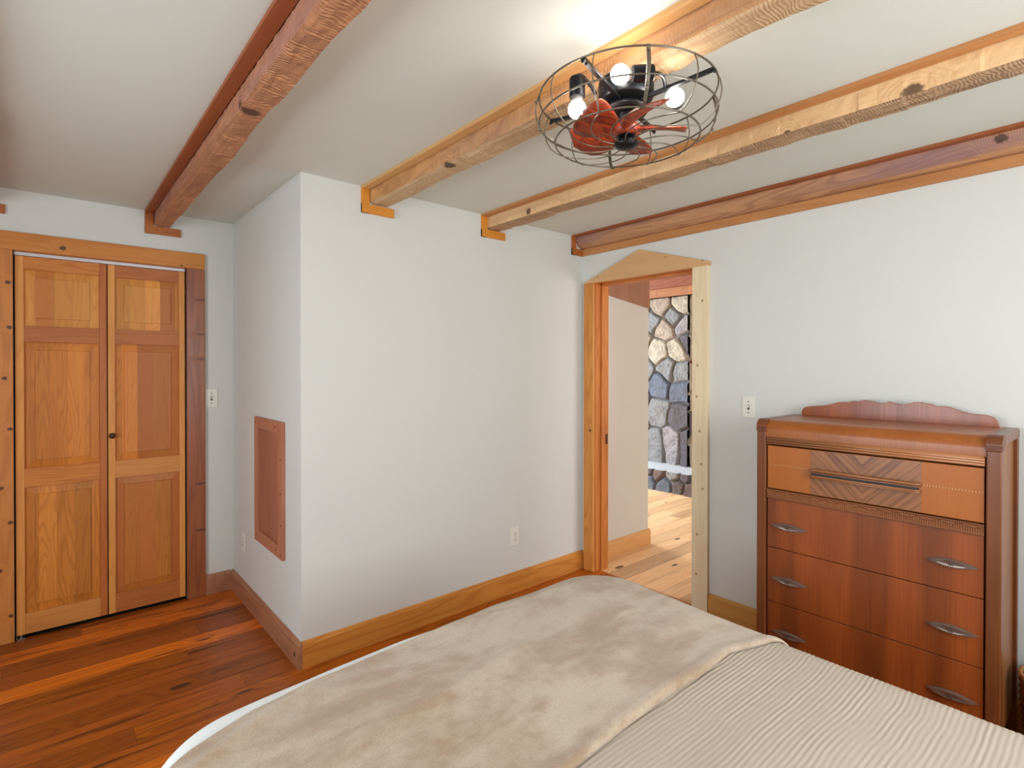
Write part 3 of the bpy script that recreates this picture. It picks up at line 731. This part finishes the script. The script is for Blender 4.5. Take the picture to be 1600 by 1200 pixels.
for A, B in zip(grid[:-1], grid[1:]):
    for k in range(len(A)-1): bm.faces.new((A[k], A[k+1], B[k+1], B[k]))
tag(obj('bed_sheet', bm, M_white, smooth=True), 'white sheet showing as a thin strip along the foot edge of the bed', 'sheet')
def interp(tab, x):
    if x <= tab[0][0]: return tab[0][1]
    for (a, va), (b_, vb) in zip(tab[:-1], tab[1:]):
        if x <= b_: return va+(vb-va)*(x-a)/(b_-a)
    return tab[-1][1]
NEAR = [(-.4, .70), (.5, .718), (.85, .730), (1.1, .736), (1.26, .734), (1.46, .742), (1.60, .700), (1.70, .672), (1.9, .66)]
FAR = [(-.35, 1.15), (.0, 1.21), (.15, 1.255), (.226, 1.295), (.36, 1.333), (.62, 1.352), (1.05, 1.382), (1.35, 1.43), (1.5, 1.49), (1.62, 1.56), (1.9, 1.64)]
bm = bm_new(); grid = []; nt = 110
x = -.12; xs = []
while x < BX1+.21: xs.append(x); x += .012
for x in xs:
    row = []; yn = interp(NEAR, x)+.004*noise.noise(Vector((x*8, 0, 0))); yf = interp(FAR, x)
    for j in range(-4, nt+4):
        if j < 0: y = yn+.010*(-j)/4; s_j = 'u'
        elif j >= nt: y = yf-.006*(j-nt+1)/4; s_j = 'v'
        else: t = j/(nt-1); t = t*t*(3-2*t)*.35+t*.65; y = yn+(yf-yn)*t; s_j = 't'
        p, n = drape(x, y)
        dn = y-yn; df = yf-y
        if s_j == 't':
            lift = .012+.005*math.exp(-((dn-.020)/.020)**2)
            lift *= min(1, math.sqrt(max(0, dn)/.014)+.30); lift *= min(1, math.sqrt(max(0, df)/.010)+.35)
            lift += .013*max(-.4, noise.noise(Vector((x*2.0+y*1.6, y*2.4-x*.8, 9))))+.0035*noise.noise(Vector((x*6+y*3, y*9, 5)))
            lift += .012*math.exp(-((y-(1.215+.40*(x-.2)))/.022)**2)*math.exp(-((x-.25)/.22)**2)
            lift += .006*math.exp(-((y-(1.05+.10*(x-.3)))/.035)**2)*(1 if x < .9 else max(0, 1-(x-.9)*3))
        elif s_j == 'u': lift = .003*(1+j/4.0)+.0005
        else: lift = .003
        row.append(bm.verts.new(p+n*(lift+wob(x, y)+.0015)))
    grid.append(row)
for A, B in zip(grid[:-1], grid[1:]):
    for k in range(len(A)-1): bm.faces.new((A[k], A[k+1], B[k+1], B[k]))
tag(obj('throw_blanket', bm, M_throw, smooth=True), 'tan plush throw blanket spread across the foot of the bed', 'blanket')
bed = thing('bed', 'bed under the cream quilt, its foot end facing the blank wall', 'bed', (.91, .4, 0))
obj('mattress', bx(BX0+.04, BX1-.04, BYH, BYF-.05, .31, .565), M_sheet, bed, bevel=.05, seg=4)
obj('box_spring', bx(BX0+.05, BX1-.05, BYH, BYF-.06, .19, .309), M_sheet, bed, bevel=.01)
bm = bm_new(); box(bm, BX0+.04, BX0+.07, BYH, BYF-.05, .10, .19); box(bm, BX1-.07, BX1-.04, BYH, BYF-.05, .10, .19); box(bm, BX0+.07, BX1-.07, BYF-.09, BYF-.05, .10, .19)
for i in range(6): box(bm, BX0+.07, BX1-.07, BYH+.1+i*.35, BYH+.18+i*.35, .165, .19)
obj('bed_frame', bm, M_bedwood, bed, bevel=.003)
for (x, y) in ((BX0+.08, BYF-.10), (BX1-.08, BYF-.10), (BX0+.08, BYH+.05), (BX1-.08, BYH+.05)):
    b = bm_new(); lathe(b, [(.018, 0), (.022, .05), (.026, .10), (0, .10)], (x, y, 0), seg=16); obj('leg', b, M_bedwood, bed, smooth=True)

# ------------------------------------------------------------------ chest of drawers (waterfall dresser)
CXF, CXB, CY0, CY1 = 2.42, 2.815, .289, 1.110
def mahog(name, base, dark, axis, **k):
    kw = dict(k=1.0, rings=4, ring_amt=.25, fibre=.45, rough=.34, spec=.45, coat=.12, bump=.04)
    kw.update(k); return wood(name, base, dark, axis, **kw)
M_mah = mahog('mahogany_front', (160, 82, 38), (118, 52, 22), 'Z', zfig=.40)
M_post = mahog('walnut_post', (122, 70, 44), (86, 46, 28), 'Z', rough=.26)
M_top = mahog('waterfall_top_veneer', (160, 92, 44), (132, 70, 34), 'Z', ring_amt=.15, rough=.30, spec=.4)
M_gal = mahog('gallery_veneer', (160, 86, 52), (116, 56, 34), 'Z', zfig=.2, rough=.22)
M_vene = mahog('amber_veneer', (172, 98, 36), (160, 86, 30), 'Z', ring_amt=.15)
M_mould = mahog('dark_moulding', (120, 66, 38), (84, 42, 24), 'Y')
M_side = mahog('case_side_veneer', (150, 96, 56), (112, 62, 34), 'Z')
def chevron():
    g = G('chevron_veneer'); P = g.pos(); x, y, z = g.sep(P)
    a = g.m('ABSOLUTE', g.m('SUBTRACT', y, .699)); b = g.m('ABSOLUTE', g.m('SUBTRACT', z, .974))
    t = g.m('ADD', g.m('MULTIPLY', a, -1.0), b); q = g.m('ADD', a, b)
    t = g.m('SUBTRACT', z, g.m('MULTIPLY', a, 1.05))
    s1 = g.noise(g.comb(g.m('MULTIPLY', t, 60), g.m('MULTIPLY', q, 2.5), 0.0), 1, 3, .6)
    s2 = g.noise(g.comb(g.m('MULTIPLY', t, 320), g.m('MULTIPLY', q, 5), 0.0), 1, 2)
    col = g.mix(g.rng(s1, .38, .66), lin((158, 102, 60)), lin((118, 72, 42)))
    col = g.mix(g.m('MULTIPLY', g.rng(s2, .4, .7), .25), col, lin((92, 52, 30)))
    return g.done(col, .3, 0, .5, None, .25)
M_chev = chevron()
def inlay_m():
    g = G('checker_inlay'); P = g.pos(); x, y, z = g.sep(P)
    f = g.m('GREATER_THAN', g.m('FRACT', g.m('MULTIPLY', y, 110.0)), .5)
    return g.done(g.mix(f, lin((198, 134, 68)), lin((150, 82, 34))), .35)
M_inlay = inlay_m()
M_pull = plain('aged_brass_pull', (150, 136, 126), .36, .65, bscale=80, bstr=.1)
ch = thing('dresser', 'tall reddish brown waterfall dresser with scalloped back rail against the right wall', 'dresser', (2.62, .70, 0))
YI0, YI1 = .333, 1.067     # inner front between posts
# case sides, back, bottom
obj('side_panel', bx(CXF+.03, CXB-.03, CY0+.012, CY0+.030, .12, 1.15), M_side, ch, bevel=.001)
obj('side_panel', bx(CXF+.03, CXB-.03, CY1-.030, CY1-.012, .12, 1.15), M_side, ch, bevel=.001)
obj('back_panel', bx(CXB-.012, CXB-.004, CY0+.02, CY1-.02, .12, 1.15), M_mould, ch)
for y0_, y1_ in ((CY0, YI0-.003), (YI1+.003, CY1)):
    obj('front_post', bx(CXF-.010, CXF+.034, y0_, y1_, 0, 1.135), M_post, ch, bevel=.005)
    b = bm_new()
    for k in range(3): box(b, CXF-.013, CXF+.034, y0_-.0015, y1_+.0015, 1.135+k*.006, 1.139+k*.006)
    box(b, CXF-.010, CXF+.034, y0_, y1_, 1.134, 1.156)
    # rounded cap
    pts = [(CXF-.012, 1.152)]+[(CXF-.012+.040-.040*math.cos(a*PI/16), 1.152+.036*math.sin(a*PI/16)) for a in range(1, 9)]+[(CXF+.045, 1.152)]
    prism(b, pts, 'Y', y0_-.001, y1_+.001)
    obj('post_cap', b, M_mould, ch, bevel=.001)
    obj('rear_post', bx(CXB-.035, CXB, y0_, y1_, 0, 1.15), M_mould, ch, bevel=.003)
# waterfall top with a rolled front
pts = [(CXF, 1.112), (CXF-.004, 1.112)]
pts += [(CXF-.004+.046-.046*math.cos(a*PI/20), 1.134+.050*math.sin(a*PI/20)) for a in range(0, 11)]
pts += [(CXB-.01, 1.186), (CXB, 1.180), (CXB, 1.150), (CXF+.05, 1.150), (CXF+.02, 1.112)]
b = bm_new(); prism(b, pts, 'Y', YI0-.004, YI1+.004)
obj('top_panel', b, M_top, ch, bevel=.0008)
for y0_, y1_ in ((CY0-.002, YI0-.004), (YI1+.004, CY1+.002)):
    b = bm_new(); prism(b, [(CXF+.030, 1.150), (CXF+.030, 1.1865), (CXB-.01, 1.1862), (CXB, 1.180), (CXB, 1.150)], 'Y', y0_, y1_)
    obj('top_edge_band', b, M_post, ch, bevel=.004)
# reeded moulding under the roll
b = bm_new(); box(b, CXF-.004, CXF+.02, YI0, YI1, 1.078, 1.112)
for k in range(3):
    zc_ = 1.084+k*.009
    tube(b, [(CXF-.006, YI0, zc_), (CXF-.006, YI1, zc_)], .0040, 10)
M_reed = mahog('reeded_bar_wood', (168, 112, 84), (124, 76, 56), 'Y', rough=.22)
obj('reeded_moulding', b, M_reed, ch, smooth=True)
# apron below roll: veneer band
def dfront(z0, z1, m_, dx=0.0):
    d = bx(CXF-dx, CXF+.018, YI0+.0015, YI1-.0015, z0, z1); return obj('drawer', d, m_, ch, bevel=.0015)
M_slot_d = plain('ebonised_channel', (30, 24, 24), .35)
# top drawer with inlaid veneers
d1 = dfront(.884, 1.072, M_vene)
obj('chevron_veneer', bx(CXF-.0012, CXF+.001, .510, .888, .886, 1.070), M_chev, d1)
for (a, b_) in ((YI0+.004, .510), (.888, YI1-.004)):
    obj('inlay_strip', bx(CXF-.0008, CXF+.001, a, b_, .985, .991), M_inlay, d1)
b = bm_new()
for zc_, rr, dd, L_ in ((.9895, .0052, .022, .188), (.9800, .0026, .018, .186), (.9655, .0036, .021, .187), (.9590, .0034, .018, .187)):
    tube(b, [(CXF-.001, .699-L_, zc_), (CXF-dd*.7, .699-L_+.004, zc_), (CXF-dd, .699-L_+.016, zc_), (CXF-dd, .699, zc_), (CXF-dd, .699+L_-.016, zc_), (CXF-dd*.7, .699+L_-.004, zc_), (CXF-.001, .699+L_, zc_)], rr, 10)
bh = obj('bar_handle', b, M_reed, d1, smooth=True)
obj('black_channel', bx(CXF-.016, CXF, .699-.181, .699+.181, .960, .988), M_slot_d, bh)
# carved band
b = bm_new(); zc0, zc1 = .842, .880
ny = 560; rowa = []
for i in range(ny+1):
    y = YI0+.001+(YI1-YI0-.002)*i/ny; row = []
    for j in range(13):
        t = j/12; z = zc0+(zc1-zc0)*t
        v_ = abs(((y-YI0)/.062) % 1-.5)*2           # wave swag
        wv = .22+.45*(1-(2*abs(((y-YI0)/.062) % 1-.5))**2)
        fl_ = .0008*math.sin((y)*2*PI/.0068)
        h = .003+(fl_ if t < 1-wv*.55 else .0005*math.sin(y*2*PI/.0034))
        if t < .1 or t > .86: h = .0052
        if abs(t-(1-wv*.55)) < .05: h += .0018
        row.append(b.verts.new((CXF-.004-h, y, z)))
    rowa.append(row)
for A, B in zip(rowa[:-1], rowa[1:]):
    for k in range(12): b.faces.new((A[k], A[k+1], B[k+1], B[k]))
box(b, CXF-.004, CXF+.018, YI0+.001, YI1-.001, zc0, zc1)
obj('carved_band', b, mahog('carved_band_wood', (146, 86, 52), (96, 52, 30), 'Y'), ch)
# three deep drawers
def pull(yc, zc_, par):
    """boat-shaped pull: stepped oval rims round a shallow bowl, pointed ends"""
    b = bm_new(); W, Hh = .075, .0165; NU, NV = 60, 20
    rows = []
    for i in range(NU+1):
        u_ = -1+2*i/NU; half = Hh*max(.02, (1-abs(u_)**1.8))
        row = []
        for j in range(NV+1):
            v_ = -1+2*j/NV
            q = max(abs(u_)**1.15, abs(v_)*(1-.15*abs(u_)))          # 0 centre .. 1 rim
            e = math.hypot(u_/.62, v_/.70)
            if e < 1: h = .0120+.0035*e*e                              # bowl
            elif q < .80: h = .0150
            elif q < .90: h = .0105
            else: h = .0065
            h *= (1-.55*abs(u_)**2.2)
            if abs(v_) > .97: h = .0005
            row.append(b.verts.new((CXF-.001-h-.004*(1-abs(u_))*v_, yc+u_*W, zc_+v_*half)))
        rows.append(row)
    for A, B in zip(rows[:-1], rows[1:]):
        for k in range(NV): b.faces.new((A[k], A[k+1], B[k+1], B[k]))
    for k in (-.35, .05, .45):      # three small bars across the bowl
        tube(b, [(CXF-.0125, yc+k*.014, zc_-.009), (CXF-.0165, yc+k*.014, zc_-.001), (CXF-.0195, yc+k*.014, zc_+.009)], .0013, 6)
    return obj('drawer_pull', b, M_pull, par, smooth=False)
for (z0_, z1_) in ((.624, .839), (.384, .621), (.150, .381)):
    d = dfront(z0_, z1_, M_mah)
    zc_ = {.624: .725, .384: .491, .150: .257}[z0_]
    pull(.975, zc_, d); pull(.421, zc_, d)
obj('bottom_rail', bx(CXF+.002, CXF+.02, YI0, YI1, .085, .147), M_mould, ch, bevel=.002)
# scalloped gallery
gp = [(1.062, 1.183), (1.064, 1.200), (1.060, 1.214), (1.048, 1.225), (1.03, 1.229), (.96, 1.237), (.93, 1.246), (.905, 1.255), (.88, 1.257), (.862, 1.256), (.85, 1.262), (.838, 1.265), (.822, 1.263),
      (.812, 1.268), (.798, 1.271), (.78, 1.269), (.755, 1.262), (.735, 1.258), (.718, 1.261), (.703, 1.270), (.688, 1.262), (.668, 1.257), (.655, 1.256), (.635, 1.262), (.612, 1.270), (.59, 1.271),
      (.575, 1.266), (.557, 1.265), (.545, 1.258), (.534, 1.255), (.511, 1.259), (.49, 1.254), (.455, 1.239), (.43, 1.233), (.41, 1.231), (.38, 1.230), (.362, 1.224), (.350, 1.212), (.344, 1.198), (.343, 1.183)]
b = bm_new(); prism(b, gp, 'X', CXB-.030, CXB-.012); obj('scalloped_gallery', b, M_gal, ch, bevel=.002)

# ------------------------------------------------------------------ wicker basket
def wicker():
    bm = bm_new(); cx, cy = 2.665, .145; H_ = .315; NA, NZ = 120, 90
    def rad(t): return .088+.034*t+.010*math.sin(t*PI)
    for side in (0, 1):
        rows = []
        for j in range(NZ+1):
            t = j/NZ; row = []
            for i in range(NA):
                a = 2*PI*i/NA; strand = int(t*26)
                wv = math.sin(a*15+(PI if strand % 2 else 0)); rd = abs(math.sin(t*26*PI))
                r_ = rad(t)+.0035*wv*rd+.002*rd - side*.008
                row.append(bm.verts.new((cx+r_*math.cos(a), cy+r_*math.sin(a), .004+t*H_)))
            rows.append(row)
        for A, B in zip(rows[:-1], rows[1:]):
            for k in range(NA): bm.faces.new((A[k], A[(k+1) % NA], B[(k+1) % NA], B[k]))
        if side == 0: bm.faces.new(rows[0])
    return bm, cx, cy, H_, rad
bmw, wx, wy, wh, wr = wicker()
bk = thing('wicker_basket', 'brown wicker basket on the floor beside the dresser at the right edge', 'basket', (wx, wy, 0))
gw_ = G('wicker'); Pw = gw_.pos(); n_ = gw_.noise(Pw, 60, 3)
M_wick = gw_.done(gw_.mix(gw_.rng(n_, .35, .7), lin((128, 66, 40)), lin((62, 30, 20))), .5)
M_wick2 = plain('pale_wicker_rim', (176, 120, 68), .5, bscale=90, bstr=.5, var=.4)
obj('woven_body', bmw, M_wick, bk, smooth=True)
b = bm_new()
for s_ in (0, 1):
    tube(b, [(wx+(wr(1)+.003*math.cos(i*.9+s_*PI))*math.cos(2*PI*i/70), wy+(wr(1)+.003*math.cos(i*.9+s_*PI))*math.sin(2*PI*i/70), .004+wh+.004*math.sin(i*.9+s_*PI)) for i in range(70)], .0055, 8, True)
obj('braided_rim', b, M_wick2, bk, smooth=True)
b = bm_new(); lathe(b, [(0, 0.012), (.08, .012)], (wx, wy, 0)); lathe(b, [(wr(1)-.0095, wh), (wr(.6)-.0095, wh*.6), (wr(.1)-.009, wh*.1)], (wx, wy, 0), seg=60)
obj('lining', b, M_wick2, bk)

# ------------------------------------------------------------------ caged ceiling fan with lamps
FX, FY = 1.287, .981
fan = thing('ceiling_fan', 'caged ceiling fan with lit bulbs and red wooden blades under the hewn beam', 'fan', (FX, FY, 2.25))
e_r = Vector((.757, -.653, 0)); e_f = Vector((.653, .757, 0))
def fp_(r, deg, z): a = math.radians(deg); v = e_r*math.cos(a)*r+e_f*math.sin(a)*r; return Vector((FX+v.x, FY+v.y, z))
b = bm_new(); lathe(b, [(0, 2.252), (.080, 2.252), (.080, 2.205), (.074, 2.196), (.060, 2.192), (0, 2.192)], (FX, FY, 0), seg=40)
obj('mounting_canopy', b, M_black, fan, smooth=False, bevel=.002)
b = bm_new()
for i in range(10):
    for k in range(3):
        p = fp_(.0803, 150+i*6, 2.212+k*.009); ball(b, p, .0018, sub=1)
obj('vent_holes', b, M_slot, fan)
b = bm_new(); lathe(b, [(0, 2.192), (.030, 2.192), (.030, 2.178), (.062, 2.176), (.066, 2.168), (.060, 2.160), (.024, 2.158), (.024, 2.125), (.032, 2.122), (.034, 2.112), (.018, 2.104), (0, 2.103)], (FX, FY, 0), seg=40)
obj('motor_housing', b, M_black, fan, smooth=False, bevel=.0015)
RINGS = [('cage_ring', 2.21, .254, .0027), ('cage_ring', 2.14, .254, .0024), ('cage_ring', 2.082, .207, .0024)]
for (nm, z_, R_, r_) in RINGS:
    b = bm_new(); tube(b, [fp_(R_, i*360/96, z_) for i in range(96)], r_, 8, True); obj(nm, b, M_wire, fan, smooth=True)
NWR = 12
for i in range(NWR):
    a0 = 270+i*360/NWR; pts = [fp_(.254, a0, 2.21), fp_(.262, a0, 2.19), fp_(.266, a0, 2.165), fp_(.260, a0, 2.135), fp_(.246, a0, 2.108), fp_(.226, a0, 2.090), fp_(.208, a0-1, 2.079)]
    for k in range(1, 13):
        t = k/12; r_ = .208+(.028-.208)*t; pts.append(fp_(r_, a0-1-44*math.sin(t*PI/2)**1.1, 2.079-.010*math.sin(t*PI/2)))
    b = bm_new(); tube(b, pts, .0018, 6); obj('cage_wire', b, M_wire, fan, smooth=True)
for a0 in (0, 90, 180, 270):
    b = bm_new(); prev = None; secs = []
    for (r_, z_) in ((.257, 2.212), (.263, 2.19), (.266, 2.165), (.260, 2.135), (.246, 2.107), (.226, 2.087), (.208, 2.076)):
        secs.append([b.verts.new(fp_(r_+q, a0+dw, z_)) for q, dw in ((-.0015, -1.1), (.0015, -1.1), (.0015, 1.1), (-.0015, 1.1))])
    for A, B in zip(secs[:-1], secs[1:]):
        for k in range(4): b.faces.new((A[k], A[(k+1) % 4], B[(k+1) % 4], B[k]))
    b.faces.new(secs[0]); b.faces.new(secs[-1])
    for z_, r_ in ((2.195, .262), (2.115, .251)): ball(b, fp_(r_+.003, a0, z_), .0045, sub=2)
    obj('cage_strap', b, M_wire, fan)
for a0 in (57, 145, 233, 322):
    b = bm_new(); A = fp_(.050, a0, 2.190); B = fp_(.256, a0, 2.206); d_ = (B-A).normalized(); sd = Vector((-d_.y, d_.x, 0)).normalized()
    sec = []
    for p in (A, B): sec.append([b.verts.new(p+sd*s1*.006+Vector((0, 0, s2*.0045))) for s1, s2 in ((-1, -1), (1, -1), (1, 1), (-1, 1))])
    for k in range(4): b.faces.new((sec[0][k], sec[0][(k+1) % 4], sec[1][(k+1) % 4], sec[1][k]))
    b.faces.new(sec[0]); b.faces.new(sec[1])
    ball(b, B+sd*0-Vector((0, 0, .006)), .005, sub=2); ball(b, B-d_*.018-Vector((0, 0, .005)), .0035, sub=2)
    obj('cage_arm', b, M_black, fan)
# hub at the bottom of the cage
b = bm_new(); lathe(b, [(0, 2.056), (.018, 2.058), (.030, 2.064), (.034, 2.070), (.034, 2.076), (.026, 2.082), (0, 2.084)], (FX, FY, 0), seg=32); obj('cage_hub', b, M_black, fan, smooth=True)
# blades
M_blade = wood('red_fan_blade', (176, 70, 34), (74, 24, 16), 'X', 2.5, 16, .75, .5, rough=.33, spec=.5, wgain=(1, 1, 1))
b = bm_new(); lathe(b, [(0, 2.092), (.026, 2.093), (.040, 2.100), (.044, 2.112), (.040, 2.122), (.026, 2.128), (0, 2.13)], (FX, FY, 0), seg=36); obj('blade_hub', b, M_blade, fan, smooth=True)
b = bm_new(); lathe(b, [(0, 2.0885), (.022, 2.089), (.028, 2.0935)], (FX, FY, 0), seg=32); obj('hub_cap', b, M_black, fan, smooth=True)
for i in range(5):
    a0 = 128+72*i; b = bm_new(); rows = []; NS = 16
    for k in range(NS+1):
        t = k/NS; r_ = .034+.142*t
        w_ = .026+.040*math.sin(min(1, t*1.15)*PI*.62) if t < .98 else .030
        w_ *= math.sqrt(max(.0, 1-max(0, (t-.80)/.20)**2))*.97+.03
        sweep = 16*t; tilt = math.radians(40-14*t)
        c = fp_(r_, a0+sweep, 2.116); tang = (fp_(r_, a0+sweep+1, 2.116)-c).normalized()
        row = []
        for q in range(-4, 5):
            s = q/4; off = tang*(s*w_*math.cos(tilt))+Vector((0, 0, 1))*(s*w_*math.sin(tilt)*.75 - .010*(1-s*s))
            row.append(c+off)
        rows.append(row)
    for dz in (0, .003):
        V = [[b.verts.new(p+Vector((0, 0, dz))) for p in row] for row in rows]
        for A, B in zip(V[:-1], V[1:]):
            for k in range(8): b.faces.new((A[k], A[k+1], B[k+1], B[k]))
        if dz == 0: V0 = V
    per0 = V0[0]+[r2[-1] for r2 in V0[1:]]+V0[-1][-2::-1]+[r2[0] for r2 in V0[-2:0:-1]]
    per1 = V[0]+[r2[-1] for r2 in V[1:]]+V[-1][-2::-1]+[r2[0] for r2 in V[-2:0:-1]]
    for k in range(len(per0)): b.faces.new((per0[k], per0[(k+1) % len(per0)], per1[(k+1) % len(per0)], per1[k]))
    obj('fan_blade', b, M_blade, fan, smooth=True)
# lamp holders and lit bulbs
gb = G('lit_bulb'); gb.bsdf.inputs['Emission Color'].default_value = (1.0, .95, .88, 1); gb.bsdf.inputs['Emission Strength'].default_value = 50
M_bulb = gb.done(lin((255, 250, 240)), .4)
M_collar = plain('socket_collar', (190, 186, 178), .35, .4)
def lamp(tip, d, arm_from):
    tip = Vector(tip); d = Vector(d).normalized()     # d: from bulb towards its socket
    s0 = tip+d*.026; s1 = tip+d*.084
    b = bm_new(); lathe(b, [(0, 0), (.020, 0), (.022, .003), (.022, .055), (.019, .058), (0, .058)], s0, d, 24)
    so = obj('lamp_socket', b, M_black, fan, smooth=False, bevel=.001)
    b = bm_new(); lathe(b, [(.016, -.012), (.0165, 0), (0, .001)], s0, d, 24); obj('socket_collar', b, M_collar, so, smooth=True)
    b = bm_new(); pts = []
    A = Vector(arm_from); C1 = s1+d*.020
    P0, P1, P2, P3 = s1-d*.004, s1+d*.030, A+(C1-A)*.25+Vector((0, 0, .012)), A
    for k in range(13):
        t = k/12; pts.append(P0*(1-t)**3+P1*3*t*(1-t)**2+P2*3*t*t*(1-t)+P3*t**3)
    tube(b, pts, .0052, 10); obj('lamp_arm', b, M_black, fan, smooth=True)
    b = bm_new(); ball(b, tip-d*.006, .0255); lathe(b, [(.021, .006), (.014, .016), (.013, .022)], tip, d, 20)
    obj('light_bulb', b, M_bulb, fan, smooth=True)
lamp((1.133, 1.033, 2.150), (0, 0, 1), fp_(.10, 200, 2.20))
lamp((1.165, .900, 2.200), (e_r.x, e_r.y, .04), fp_(.12, 322, 2.20))
lamp((1.320, .839, 2.165), (.80, .46, .30), fp_(.13, 322, 2.20))
